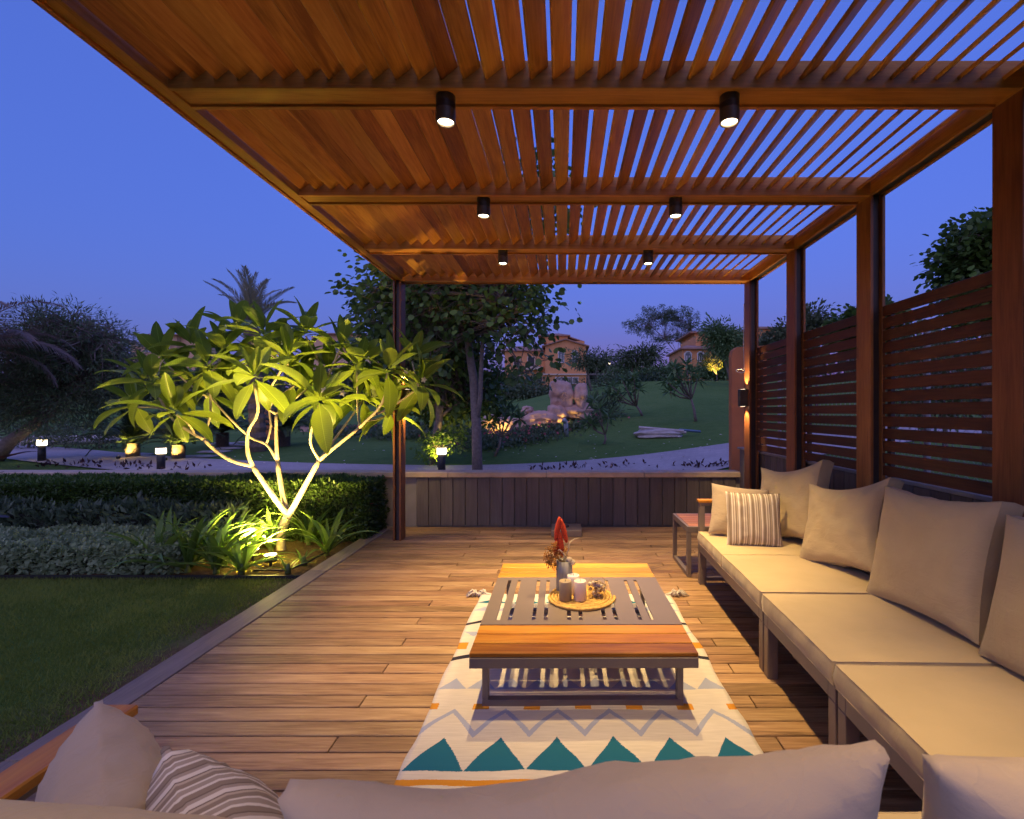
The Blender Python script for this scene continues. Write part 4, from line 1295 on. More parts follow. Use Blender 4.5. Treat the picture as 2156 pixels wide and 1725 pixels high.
br([Z3(300,318,-.16), Z3(220,200,-.3), tips[2]], 0.015, 0.012)
br([Z3(60,140,-.25), Z3(-60,70,-.1), tips[1]], 0.014, 0.012)
br([M2, Z3(940,10,.2), tips[14]], 0.019, 0.014)
br([M2, Z3(1180,20,.35), tips[18]], 0.018, 0.013)
br([M1, M3, Z3(820,350,.35), Z3(650,200,.3), tips[20]], 0.021, 0.014)
br([M3, Z3(1000,240,.4), Z3(1000,40,.5), tips[19]], 0.017, 0.013)
br([R1, Z3(1600,430,-.12), R2], 0.025, 0.020)
br([R1, Z3(1365,370,-.3), tips[8]-Vector((0,0,.03))], 0.019, 0.015)
br([R1, Z3(1600,350,.15), tips[21]], 0.019, 0.013)
br([R2, Z3(2030,30,-.25), tips[9]], 0.018, 0.014)
br([R2, Z3(1805,100,0), tips[10]], 0.014, 0.012)
br([Z3(1930,150,-.2), Z3(2120,60,-.05), tips[12]], 0.014, 0.012)
br([Z3(1900,190,-.17), Z3(2000,170,.1), tips[13]], 0.013, 0.011)
for a, b in ((4,5),(5,16),(14,6),(14,17),(18,11),(18,15),(20,7),(19,23),(12,22)):
    br([tips[a]-Vector((0,0,.05)), tips[a].lerp(tips[b], .5) - Vector((0,0,.04)), tips[b]], 0.013, 0.011)
mb.build('trunk', M['bark_pale'], fr, True)

def frang_leaf(L, w, bend, fold, seed):
    n = 10; V = []; Fc = []; m = 4
    p = Vector((0,0,0)); a = 0.0
    for i in range(n+1):
        t = i/n
        prof = (math.sin(PI*min(1, max(0, (t-0.09)/0.93))**0.85)**0.75) if t > 0.09 else 0.0
        ww = max(0.0028, w/2*prof) if i < n else 0.0008
        ca, sa = math.cos(a), math.sin(a)
        for k in range(-2, 3):
            q = k/2
            V.append(p + Vector((-sa*abs(q)*ww*fold, q*ww, ca*abs(q)*ww*fold + 0.003*math.sin(t*9+k))))
        p = p + Vector((ca, 0, sa))*L/n
        a -= bend/n*(0.3+1.4*t)
    for i in range(n):
        for k in range(m):
            b = i*5+k
            Fc.append((b, b+1, b+6, b+5))
    return np_mesh('leaf', V, Fc, M['l_frang'], np.full(len(V), (seed*0.29) % 1), True)
fl_me = [frang_leaf(0.47, 0.152, R(35), 0.25, 1), frang_leaf(0.52, 0.160, R(60), 0.22, 2), frang_leaf(0.43, 0.142, R(20), 0.3, 3), frang_leaf(0.49, 0.146, R(80), 0.18, 4),
         frang_leaf(0.36, 0.105, R(10), 0.45, 5), frang_leaf(0.45, 0.160, R(48), 0.2, 6)]
rr = random.Random(19)
ctr = P(590, 1010, BD0)
for i, tp_ in enumerate(tips):
    out = (tp_ - ctr); out.z = max(out.z, 0.0)*1.5; out.normalize()
    ax = (Vector((0,0,1))*0.9 + out*0.7).normalized()
    q0 = ax.to_track_quat('Z', 'Y')
    nl = 12
    for k in range(nl):
        fz = k/(nl-1)
        el = R(76 - (88 if ros[i][1] < 770 else 122)*fz + rr.uniform(-9, 9))
        az = k*2.39996 + rr.uniform(-.2, .2) + i
        o = link('leaf', fl_me[rr.choice([4,2,2]) if fz < 0.2 else rr.choice([0,1,2,3,5,1])], fr)
        d = q0 @ Vector((math.cos(az)*math.cos(el), math.sin(az)*math.cos(el), math.sin(el)))
        xax = d; zax = (q0 @ Vector((0,0,1))) - d*d.dot(q0 @ Vector((0,0,1)))
        if zax.length < 0.05: zax = Vector((0,0,1)) - d*d.z
        zax.normalize(); yax = zax.cross(xax)
        # gravity: leaves twist a little
        mt = Matrix((xax, yax, zax)).transposed() @ Matrix.Rotation(rr.uniform(-.35,.35), 3, 'X')
        o.rotation_euler = mt.to_euler()
        o.location = tp_ - fp_base + ax*(0.05*(1-fz)) + d*0.012
        sc_ = rr.uniform(0.82, 1.18) * (0.95 if fz > 0.15 else 0.8); o.scale = (sc_, sc_, sc_)
# more rosettes deeper in the crown, joined: past the first 300 leaves
VV = []; FF = []; AT = []; nv = 0
for i, (a, b, c) in enumerate(((300,800,.35),(410,800,.5),(480,770,.55),(540,760,.55),(590,728,.35),(640,745,.55),(735,765,.6),(790,800,.4),(850,800,.35),(690,840,.4),(780,745,.35))):
    tp_ = P(a, b, BD0+c)
    for k in range(11):
        fz = k/10; el = R(58 - 105*fz + rr.uniform(-9, 9)); az = k*2.39996 + i*1.3
        me = fl_me[rr.randrange(6)]
        co = np.empty(len(me.vertices)*3, np.float32); me.vertices.foreach_get('co', co); co = co.reshape(-1, 3)
        fc = np.array([p.vertices[:] for p in me.polygons])
        mt = np.array(Euler((rr.uniform(-.3,.3), -el, az)).to_matrix())
        VV.append((co*rr.uniform(.7, 1.0)) @ mt.T + np.array(tp_ - fp_base)); FF.append(fc + nv); nv += len(co); AT.append(np.full(len(co), rr.random()))
o = link('inner_leaves', np_mesh('inner_leaves', np.vstack(VV), np.vstack(FF), M['l_frang2'], np.concatenate(AT), True), fr); o['kind'] = 'stuff'
# blossoms
for (a, b, d) in ((683,822,-.65),(722,828,-.6),(444,741,.2),(598,722,.1),(856,782,-.1),(893,800,-.1),(775,757,.05)):
    c = P(a, b, BD0+d)
    pb_ = []; nn = []; cc = []
    for k in range(5):
        an = 2*PI*k/5
        pb_.append((math.cos(an), -0.35, math.sin(an))); nn.append((0.2*math.cos(an), -1, 0.2*math.sin(an))); cc.append(c - fp_base)
    link('blossom', leaf_mesh('blossom', DISC, cc, pb_, nn, 0.035, 0.02, M['petal_white'], int(a)), fr)
# garden uplights
for i, (a, b, d, tgt) in enumerate(((570,1192,4.62,(590,800,5.2)), (532,1170,4.80,(450,800,5.0)), (560,1150,5.30,(690,800,5.4)))):
    p = P(a, b, d); p.z = 0.02
    t = thing('ground_uplight', ['round garden uplight in the bed in front of the frangipani, nearest the lawn', 'round garden uplight in the bed beside the frangipani among lilies', 'round garden uplight behind the frangipani close to the hedge'][i], 'uplight', p, 0, 'uplights under the frangipani')
    MB().lathe([(0.055,0),(0.055,0.05),(0.06,0.055),(0.06,0.062),(0.052,0.062),(0.05,0.052)], 20, p, True, False).build('housing', M['lamp_body'], t, True)
    MB().tube([(p.x, p.y, -0.06), (p.x, p.y, p.z+0.002)], 0.012, 8).build('stake', M['black'], t)
    MB().lathe([(0.0515,0.0605),(0.051,0.0615)], 20, p).build('lens', M['glowup'], t)
    dv = P(*tgt) - p
    spot('lamp_light', t, (0,0,0.15), (-dv).to_track_quat('Z','Y').to_euler(), P_UP*(1.0, 1.1, 0.15)[i], 122, 0.8, 0.045, UPL)
    point('lamp_spill', t, (0, 0, 0.10), 9*LS, 0.05, UPL)

# ================================================================== garden beyond the wall
def bollard(a, b, d, h, label):
    p = P(a, b, d); p.z = gz(p.x, p.y)
    t = thing('bollard_light', label, 'bollard', p, 0, 'lit bollards along the path')
    MB().lathe([(0.085,-0.02),(0.085,h*0.72),(0.06,h*0.73)], 16, p).build('column', M['black'], t, True)
    MB().lathe([(0.10,h*0.735),(0.105,h*0.75),(0.105,h*0.965),(0.10,h*0.98)], 16, p).build('diffuser', M['glowbollard'], t, True)
    MB().lathe([(0.108,h*0.982),(0.108,h),(0.09,h*1.02)], 16, p).build('cap', M['black'], t, True)
    point('lamp_light', t, (0, -0.0, h*0.86), 30*LS, 0.115, (1.0,0.68,0.34))
bollard(88, 975, 13.6, 0.62, 'lit bollard at the path edge under the dark leaning tree')
bollard(339, 990, 11.9, 0.54, 'lit bollard by the path in front of the sago palms')
bollard(930, 996, 11.2, 0.58, 'lit bollard just behind the end wall at the foot of the round-leaved tree')

# big round-leaved tree behind the end wall
d = 11.0
b0 = P(1005, 1000, d); b0.z = gz(b0.x, b0.y)
tree('round_leaf_tree', 'tall tree with smooth purplish trunk and round leaves just behind the end wall', b0,
     [b0, P(1003,900,d), P(997,800,d), P(985,720,d), P(968,660,d), P(960,590,d), P(965,500,d)],
     [(P(900,660,d), (1.5,1.3,1.1)), (P(1060,650,d-.3), (1.2,1.0,0.8)), (P(1110,690,d-.6), (0.55,0.6,0.45)), (P(960,560,d), (1.7,1.4,1.1)), (P(820,600,d+.5), (0.9,0.9,0.7)),
      (P(1010,760,d+1.4), (0.8,0.6,0.6)), (P(1110,770,d-.6), (0.45,0.4,0.5)), (P(1040,440,d), (1.9,1.5,1.2)), (P(790,590,d+.8),(0.5,0.5,0.8))], 330, 26, 0.135, 'l_tree', DISC, 'bark', 0.105, None, 'tree', 0.55, 31, 0.95, 0.7, 60)
b1 = P(1016, 900, d)
MB().tube([P(1003,893,d), P(1011,840,d-.1), P(1013,780,d-.1), P(1016,720,d-.1), P(1030,670,d-.1)], [0.06,0.055,0.05,0.04,0.03], 8).build('limb', M['bark'], bpy.data.objects['round_leaf_tree'], True)
d = 12.4
b0 = P(918, 985, d); b0.z = gz(b0.x, b0.y)
tree('dense_tree', 'dense dark tree with pale crooked trunk behind the garden-side post', b0,
     [b0, P(915,940,d), P(925,880,d), P(920,800,d), P(905,720,d)],
     [(P(880,760,d), (1.0,1.0,1.2)), (P(940,700,d+.4), (1.2,1.0,1.0)), (P(810,690,d+.6), (0.65,0.8,1.2)), (P(1000,820,d+.5), (0.9,0.8,0.8)), (P(940,850,d+.8),(0.9,0.7,0.6))], 300, 28, 0.12, 'l_tree', DISC, 'bark', 0.12, None, 'tree', 0.5, 33, 0.9, 0.5, 60)
# lit shrub at its foot with a spotlight
d = 12.0
b0 = P(905, 985, d); b0.z = gz(b0.x, b0.y)
tree('shrub', 'small leafy shrub lit yellow by a spotlight behind the bollard', b0, [b0, b0+Vector((0,0,.2)), b0+Vector((0,0,.4))],
     [(P(905,945,d), (0.25,0.3,0.4)), (P(960,925,d), (0.45,0.3,0.22))], 36, 26, 0.09, 'l_lily', KITE, 'bark', 0.02, None, 'shrub', 0.25, 35, 0.6, 0.2, 3)
def ground_spot(a, b, d, tgt, e, label, size=70):
    p = P(a, b, d); p.z = gz(p.x, p.y)
    t = thing('garden_spotlight', label, 'spotlight', p, 0, 'small garden spotlights')
    MB().lathe([(0.05,-0.02),(0.05,0.09),(0.055,0.095),(0.055,0.105),(0.045,0.105),(0.045,0.085)], 14, p, True, False).build('housing', M['black'], t, True)
    MB().lathe([(0.0448,0.084),(0.044,0.086)], 14, p).build('lens', M['glowup'], t)
    dv = tgt - p
    spot('lamp_light', t, (0,0,0.12), (-dv).to_track_quat('Z','Y').to_euler(), e*6*LS, size, 0.6, 0.04, UPL)
ground_spot(925, 990, 11.75, P(925, 930, 12.2), 26, 'small spotlight at the foot of the dense dark tree', 95)

# rosette shrubs (young frangipanis on the slope)
def rosettes(name, label, base, heads, L, mat, bark, stems, group, seed, nl=18):
    rg = np.random.default_rng(seed)
    t = thing(name, label, 'tree', base, 0, group)
    mb = MB()
    for (pts, r) in stems: mb.tube(pts, [r*(1-0.35*i/(len(pts)-1)) for i in range(len(pts))], 7)
    mb.build('trunk', M[bark], t, True)
    Cn = []; D = []; Nn = []
    for h in heads:
        for k in range(nl):
            el = R(70 - 110*k/(nl-1)) + rg.normal(0, .15); az = k*2.4 + rg.normal(0, .2)
            dd = Vector((math.cos(az)*math.cos(el), math.sin(az)*math.cos(el), math.sin(el)))
            Cn.append(Vector(h)+dd*0.03); D.append(dd); Nn.append(Vector((0,0,1)) + dd*-0.2 + Vector((rg.normal(0,.15), rg.normal(0,.15), 0)))
    n = len(Cn)
    link('crown', leaf_mesh('crown', LONG, Cn, D, Nn, L*rg.uniform(.75,1.2,n), L*0.30, M[mat], seed, base), t)
GF = 'young frangipanis on the lawn slope'
def yf(label, base_v, heads_v, fork, seed, L=0.32, r=0.05, spread=0.25):
    b = on_ground(*base_v); d = b.y
    rr = random.Random(seed)
    hs = [P(a, c, d + rr.uniform(-spread, spread)) for a, c in heads_v]
    fk = P(fork[0], fork[1], d)
    stems = [([b, b.lerp(fk, .5)+Vector((.03,0,0)), fk], r)]
    for h in hs: stems.append(([fk, fk.lerp(h, .5) - Vector((0,0,.08)), h], r*0.6))
    rosettes('young_frangipani', label, b, hs, L, 'l_bg', 'bark', stems, GF, seed)
yf('slim young frangipani with two leaf heads standing low on the lawn by the stone slab', (1272,936), [(1245,895),(1262,862),(1282,880),(1250,845),(1236,888)], (1274,915), 41, 0.34, 0.04)
yf('bushy young frangipani with a forked trunk in the middle of the slope', (1352,876), [(1290,815),(1310,800),(1330,805),(1345,820),(1322,825),(1300,835),(1282,832),(1335,795)], (1340,855), 42, 0.42, 0.06, .5)
yf('bent young frangipani with drooping crown high on the slope', (1465,888), [(1405,805),(1425,790),(1440,800),(1455,785),(1410,825),(1430,812),(1468,800),(1420,775),(1445,770)], (1455,840), 43, 0.42, 0.06, .5)
yf('young frangipani leaning beside the round-leaved tree trunk', (1042,962), [(1050,880),(1080,870),(1095,882),(1030,890),(1065,860)], (1055,920), 44, 0.36, 0.045)

# rock waterfall
def rock(c, sx, sy, sz, seed):
    import bmesh
    bm = bmesh.new(); bmesh.ops.create_icosphere(bm, subdivisions=4, radius=1)
    for v in bm.verts:
        q = v.co.copy()
        s = 1.35/max(1.0, (abs(q.x)**5+abs(q.y)**5+abs(q.z)**5)**0.2*1.35)*1.0
        n1 = noise.noise(q*1.3 + Vector((seed*7.1,0,0))); n2 = noise.noise(q*3.1 + Vector((0,seed*3.3,0))); n3 = noise.noise(q*8 + Vector((0,0,seed)))
        st = 0.05*math.sin(q.z*9 + 2*n1)
        k = (1/max(abs(q.x), abs(q.y), abs(q.z)))**0.45
        v.co = Vector((q.x*sx, q.y*sy, q.z*sz))*(k*0.85 + 0.20*n1 + 0.12*n2 + 0.06*n3 + st)
        v.co += Vector(c)
    vs = [v.co.copy() for v in bm.verts]; fs = [tuple(v.index for v in f.verts) for f in bm.faces]
    bm.free()
    return MB().add(vs, fs)
rb = on_ground(1150, 905)
rd = rb.y
rk = thing('rock_waterfall', 'pinkish sandstone boulder waterfall with carved standing stones on the slope', 'rocks', rb)
sc_r = rd/F
for i, (a, b, w_, h_) in enumerate(((1182,835,24,32),(1222,838,13,30),(1205,868,42,20),(1170,880,22,26),(1138,885,40,18),(1110,868,12,12),(1050,893,34,18),(1090,905,24,22),(1030,905,20,12),(1125,908,18,16))):
    rock(P(a, b, rd + (0.5 if i in (0,1,2) else rnd.uniform(-.3,.2))), w_*1.25*sc_r, 0.8, h_*1.2*sc_r, i+3).build('rock', M['rock'], rk, True)
c0 = P(1189, 836, rd-0.35)
MB().tube([c0 + Vector((math.cos(a)*0.012*a, -0.02, math.sin(a)*0.012*a)) for a in [0.5*k for k in range(3, 30)]], 0.02, 5).build('carved_spiral', M['rock'], rk, True)
ground_spot(1140, 905, rd-1.3, P(1135, 885, rd), 30, 'small spotlight lighting the middle of the rock waterfall', 90)
ground_spot(1052, 915, rd-1.4, P(1050, 895, rd), 22, 'small spotlight lighting the lower boulder of the waterfall', 90)
ground_spot(1188, 878, rd-0.9, P(1190, 860, rd), 14, 'small spotlight under the carved standing stones', 90)

# flower bed: leafy mass with single blossoms
def flower_mass(name, label, pts, n, ls, mat, nf, seed, petal='petal_pink', hgt=0.35):
    sd = (0.28, 0.12) if mat == 'l_red' else (0.5, 0.6)
    rg = np.random.default_rng(seed)
    P3 = []
    for _ in range(n):
        k = rg.integers(0, len(pts)); q = Vector(pts[k]) + Vector((rg.normal(0, sd[0]), rg.normal(0, sd[1]), 0))
        P3.append((q.x, q.y, gz(q.x, q.y) + hgt*rg.random()**0.7))
    P3 = np.array(P3)
    D = rg.normal(0, .7, (n,3)); D[:,2] += .7
    Nn = rg.normal(0, .6, (n,3)); Nn[:,2] += .8
    c = Vector(pts[len(pts)//2])
    t = thing(name, label, 'flower bed', c)
    o = link('foliage', leaf_mesh('foliage', KITE, P3, D, Nn, ls, ls*.45, M[mat], seed, c), t); o['kind'] = 'stuff'
    if nf:
        k = rg.choice(n, nf, replace=False)
        Q = P3[k].copy(); Q[:,2] += ls*0.7
        D = rg.normal(0, 1, (nf,3)); Nn = rg.normal(0, .5, (nf,3)); Nn[:,1] -= 1
        o = link('blossoms', leaf_mesh('blossoms', DISC, Q, D, Nn, 0.10, 0.10, M[petal], seed+1, c), t); o['kind'] = 'stuff'
flower_mass('flower_bed', 'bed of pink flowering plants winding below the rock waterfall', [on_ground(a, b) for a, b in ((1010,945),(1040,940),(1070,935),(1100,930),(1130,922),(1160,912),(1190,905),(1220,897),(1240,892),(1180,898),(1205,885),(1130,910))], 6000, 0.15, 'l_dark', 170, 51, hgt=0.26)
flower_mass('flower_bed', 'dark leafy flower bed behind the frangipani and the dense tree', [on_ground(a, b) for a, b in ((700,918),(740,918),(780,920),(830,922),(880,922),(930,920),(980,925),(760,910),(860,912))], 5200, 0.18, 'l_dark', 60, 52)
flower_mass('path_border_plants', 'low wine-red plants along the near edge of the path behind the wall', [on_ground(a, b) for a, b in ((1150,992),(1180,991),(1220,990),(1260,989),(1300,987),(1345,984))], 70, 0.12, 'l_red', 0, 53, hgt=0.10)
flower_mass('path_border_plants', 'low wine-red plants in the bare patch between path and terracotta pier', [on_ground(a, b) for a, b in ((1450,988),(1480,986),(1510,985),(1535,983))], 60, 0.12, 'l_red', 0, 54, hgt=0.10)
flower_mass('path_border_plants', 'wine-red plants scattered in the strip beyond the clipped hedge', [on_ground(a, b) for a, b in ((110,984),(160,984),(200,986),(260,988),(300,991),(390,992))], 90, 0.14, 'l_red', 0, 55, hgt=0.13)

# stone slab pile, pipe
sp_ = on_ground(1400, 918)
t = thing('stone_slab', 'long flat stone slab lying on the lawn slope with boards on it', 'slab', sp_)
s_ = sp_.y/F
rock(P(1385, 913, sp_.y), 58*s_, 0.6, 11*s_, 61).build('slab', M['stone'], t, True)
bd = thing('loose_boards', 'weathered grey boards lying across the stone slab', 'boards', P(1410, 904, sp_.y))
for (a, b, c, e) in ((1345,900,1440,908),(1350,904,1445,911)):
    MB().tube([P(a,b,sp_.y-.1), P(c,e,sp_.y-.35)], 0.045, 4).build('board', M['stone'], bd)
MB().tube([P(1430,905,sp_.y-.3), P(1475,909,sp_.y-.2)], 0.04, 4).build('board', M['blue_plank'], bd)
pp = on_ground(1193, 920)
tag(MB().tube([pp, P(1192,900,pp.y), P(1191,888,pp.y), P(1189,885,pp.y-.05), P(1187,889,pp.y-.1)], 0.075, 10).build('vent_pipe', M['pipe'], smooth=True, origin=pp), 'grey vent pipe with bent top standing in the lawn by the flower bed', 'pipe')

# ------------------------------------------------------------------ left garden
d = 16.5
b0 = on_ground(30, 972)
d = b0.y
tree('leaning_tree', 'broad dark feathery tree with leaning trunk behind the path at the garden end', b0,
     [P(-25,985,d), P(20,930,d), P(70,895,d), P(110,870,d), P(120,820,d)],
     [(P(120,800,d), (2.3,1.8,1.3)), (P(60,850,d), (1.7,1.5,0.9)), (P(190,770,d), (1.5,1.4,1.5)), (P(120,720,d), (1.4,1.3,1.1)), (P(20,790,d), (1.6,1.4,1.3)), (P(215,700,d),(0.7,0.7,0.6)), (P(150,675,d),(0.6,0.6,0.5)), (P(60,705,d),(0.7,0.7,0.5))],
     760, 52, 0.15, 'l_dark', LONG, 'bark', 0.17, None, 'tree', 0.36, 61, 0.17, -0.1, 80)
# palms
def frond_mesh(name, L, nleaf, ll, droop, mat, vee=0.5, wd=0.03, seed=1, stiff=0.5):
    rg = np.random.default_rng(seed)
    pts = []; p = Vector((0,0,0)); a = R(10)
    n = 18
    for i in range(n+1):
        pts.append(p.copy()); p = p + Vector((math.cos(a),0,math.sin(a)))*L/n; a -= droop/n*(0.5+i/n)
    Cn = []; D = []; Nn = []; S = []
    for k in range(nleaf):
        t = 0.08 + 0.92*(k//2)/(nleaf/2); i = min(n-1, int(t*n)); q = pts[i].lerp(pts[i+1], t*n-i)
        tg = (pts[i+1]-pts[i]).normalized(); sd = 1 if k % 2 else -1
        up = Vector((-tg.z, 0, tg.x))
        dd = tg*(0.55+0.5*t) + Vector((0, sd*(1.0-0.45*t), 0)) + up*vee + Vector((rg.normal(0,.06), rg.normal(0,.06), rg.normal(0,.08) - (1-stiff)*0.3))
        Cn.append(q); D.append(dd); Nn.append(up + Vector((0, -sd*0.4, 0))); S.append(ll*(0.55+0.9*math.sin(PI*min(1,(t*0.8+0.15))))*(1-0.45*t))
    V, Fc = leaves(LONG, np.array(Cn), np.array(D), np.array(Nn), np.array(S), wd)
    at = np.repeat(rg.random(len(Cn)), 4)
    # rachis as thin quads
    R_ = []; Rf = []
    for i, q in enumerate(pts):
        r = 0.016*L/2*(1-0.85*i/n)
        R_ += [q+Vector((0,-r,0)), q+Vector((0,0,r*1.2)), q+Vector((0,r,0)), q+Vector((0,0,-r*1.2))]
    for i in range(n):
        for k in range(4): Rf.append((i*4+k, i*4+(k+1)%4, i*4+4+(k+1)%4, i*4+4+k))
    Rf = np.array(Rf) + len(V)
    return np_mesh(name, np.vstack([V, np.array(R_)]), np.vstack([Fc, Rf]), mat, np.concatenate([at, np.full(len(R_), 0.5)]))
def palm(name, label, base, top, r, me, n, el0, el1, group=None, seed=1, cat='palm', scale=1.0, az=None):
    rr = random.Random(seed)
    t = thing(name, label, cat, base, 0, group)
    base = Vector(base); top = Vector(top)
    m = 26
    pts = [base.lerp(top, i/m) for i in range(m+1)]
    MB().tube(pts, [r*(1.12 if i % 2 else 0.92) for i in range(m+1)], 12).build('trunk', M['bark_palm'], t, False)
    for k in range(n):
        f = k/(n-1)
        o = link('frond', me[k % len(me)], t, top - base)
        a = (k*2.39996 + rr.uniform(-.2,.2)) if az is None else az[k % len(az)]
        o.rotation_euler = (rr.uniform(-.25,.25), -R(el0 + (el1-el0)*f + rr.uniform(-6,6)), a)
        q = scale*rr.uniform(.85, 1.1); o.scale = (q,q,q)
    return t
date_f = [frond_mesh('frond', 2.4, 120, 0.42, R(38), M['l_palm'], 0.5, 0.035, 5), frond_mesh('frond', 2.2, 110, 0.40, R(62), M['l_palm'], 0.4, 0.035, 6)]
pb0 = on_ground(545, 951)
dp = pb0.y
palm('date_palm', 'date palm with upswept fronds standing behind the frangipani', pb0, P(530, 690, dp), 0.24, date_f, 15, 86, 38, None, 7, 'palm', 0.86)
cyc_f = [frond_mesh('frond', 1.05, 90, 0.17, R(55), M['l_cyc'], 0.25, 0.018, 8), frond_mesh('frond', 0.95, 90, 0.17, R(80), M['l_cyc'], 0.2, 0.018, 9)]
GS = 'sago palms by the path'
for i, (a, b, lit, lb) in enumerate(((280,965,1,'sago palm lit at its trunk nearest the dark leaning tree'), (376,968,1,'sago palm lit at its trunk behind the bollard by the stepping stones'),
                                     (468,942,0,'unlit sago palm left of the date palm trunk'), (598,940,0,'unlit sago palm by the terracotta pillar'))):
    p = on_ground(a, b); s_ = p.y/15.0
    palm('sago_palm', lb, p, p + Vector((0,0,0.45*s_)), 0.17*s_, cyc_f, 34, 78, 8, GS, 80+i, 'sago palm', s_*1.35)
    if lit:
        q = p + Vector((0.0, -0.50*s_, 0))
        t = thing('garden_spotlight', 'small spotlight shining on the trunk of the ' + ['first', 'second'][i] + ' lit sago palm', 'spotlight', q, 0, 'small garden spotlights')
        q.z = gz(q.x, q.y); t.location = q
        MB().lathe([(0.05,-0.02),(0.05,0.09),(0.055,0.105),(0.045,0.105),(0.045,0.085)], 14, q, True, False).build('housing', M['black'], t, True)
        MB().lathe([(0.0448,0.084),(0.044,0.086)], 14, q).build('lens', M['glowup'], t)
        dv = p + Vector((0,0,0.40)) - q
        spot('lamp_light', t, (0,0,0.12), (-dv).to_track_quat('Z','Y').to_euler(), 420*LS, 75, 0.6, 0.04, UPL)
# drooping dusty palm fronds at the garden end (palm mostly out of view)
dry_f = [frond_mesh('frond', 2.6, 130, 0.55, R(75), M['l_palm_dry'], 0.1, 0.03, 10, 0.1), frond_mesh('frond', 2.3, 120, 0.5, R(95), M['l_palm_dry'], 0.1, 0.03, 11, 0.1)]
pt = P(-95, 745, 11.5); pg0 = Vector((pt.x, pt.y, gz(pt.x, pt.y)))
palm('dusty_palm', 'palm with drooping dusty brown fronds reaching in front of the dark leaning tree', pg0, pt, 0.22, dry_f, 12, 42, 4, None, 12, 'palm', 1.05, [0.0, 0.5, -0.4, 0.9, -0.8, 0.2, -0.15, 2.6, 3.6, 1.6, -1.6, 0.35])
# dark plant at the very edge
pe = P(-62, 1040, 4.2); pe.z = -0.05
t = thing('wine_leaf_plant', 'tall plant with broad dark wine-red leaves at the end of the silvery hedge', 'plant', pe)
wl = [(0.42,0.15,R(30)), (0.36,0.13,R(50))]
rr = random.Random(4)
for k in range(9):
    me = frang_leaf(*wl[k % 2], 0.2, k)
    me.materials.clear(); me.materials.append(M['l_red'])
    o = link('leaf', me, t, (rr.uniform(-.05,.02), rr.uniform(-.05,.05), 0.50+0.06*k))
    o.rotation_euler = (rr.uniform(-.4,.4), -R(rr.uniform(10,65)), k*2.4)
MB().tube([pe, pe+Vector((0,0,0.5)), pe+Vector((-0.02,0,1.0))], [0.014,0.012,0.006], 6).build('stem', M['stalk'], t, True)
# pool
pc = on_ground(135, 931)
rim = MB(); wat = MB()
pr = [pc + Vector((2.6*math.cos(a)*(1+.12*math.sin(2*a)), 1.6*math.sin(a), 0)) for a in [2*PI*k/28 for k in range(28)]]
zr = gz(pc.x, pc.y) + 0.14
wat.add([(q.x, q.y, zr-0.05) for q in pr], [tuple(range(28))])
tag(wat.build('water', M['water'], origin=(pc.x, pc.y, zr)), kind='structure')
rim.tube([(pc.x+(q.x-pc.x)*1.04, pc.y+(q.y-pc.y)*1.04, zr-0.04) for q in pr + pr[:1]], 0.14, 6, False)
tag(rim.build('pool_kerb', M['stone'], smooth=True, origin=(pc.x, pc.y, zr)), 'pale stone kerb round the small pool beyond the path', 'kerb')
# stepping stones
for i, (a, b) in enumerate(((300,965),(285,958),(420,962),(455,952),(480,945),(500,938),(470,935),(525,932),(400,972))):
    p = on_ground(a, b)
    o = rock(p + Vector((0,0,0.01)), 0.55, 0.38, 0.045, 90+i).build('stepping_stone', M['stone'], smooth=True, origin=p)
    tag(o, 'flat pale stepping stone in the lawn near the sago palms', 'stone', 'stepping stones near the sago palms')
# small terracotta pillar and low kerb wall
p = on_ground(578, 925, 20); s_ = p.y/F
tag(MB().cbox(p.x-0.42, p.x+0.42, p.y-0.3, p.y+0.3, p.z-0.2, p.z+1.35, 0.03).build('terracotta_pillar', M['terra'], origin=p), 'square terracotta pillar seen behind the frangipani trunks', 'pillar')
p = on_ground(860, 903, 20)
tag(MB().cbox(p.x-6.0, p.x+4.2, p.y, p.y+0.3, p.z-0.6, p.z+0.16, 0.03).build('terrace_kerb', M['rock'], origin=p), 'long low pinkish terrace kerb behind the dark flower bed', 'kerb')
# mixed shrubs at the foot of the leaning tree and pool
for i, (a, b, lb) in enumerate(((210,945,'round dark shrub beside the pool'), (60,945,'round dark shrub under the leaning tree trunk'), (640,905,'round dark shrub behind the terracotta pillar'), (330,915,'loose shrub between the two lit sago palms'))):
    p = on_ground(a, b)
    tree('garden_shrub', lb, p, [p, p+Vector((0,0,.2)), p+Vector((0,0,.45))], [(p+Vector((0,0,.45)), (1.3,.8,.42))], 40, 30, 0.14, 'l_olive', KITE, 'bark', 0.04, 'garden shrubs', 'shrub', 0.45, 95+i, .4, .1, 3)

# fallen leaves and petals on the slope
rg = np.random.default_rng(66)
pts = [on_ground(rg.uniform(1010, 1530), rg.uniform(905, 975)) for _ in range(70)] + [on_ground(rg.uniform(420, 820), rg.uniform(935, 985)) for _ in range(25)]
Cn = np.array([(p.x, p.y, p.z + 0.03) for p in pts]); n_ = len(Cn)
D = rg.normal(0, 1, (n_,3)); D[:,2] = 0.15; Nn = rg.normal(0, .25, (n_,3)); Nn[:,2] = 1
tag(link('fallen_leaves', leaf_mesh('fallen_leaves', KITE, Cn, D, Nn, rg.uniform(.05,.12,n_), 0.05, M['petal_white'], 3)), 'pale fallen leaves scattered over the lawn slope', 'leaves', kind='stuff')

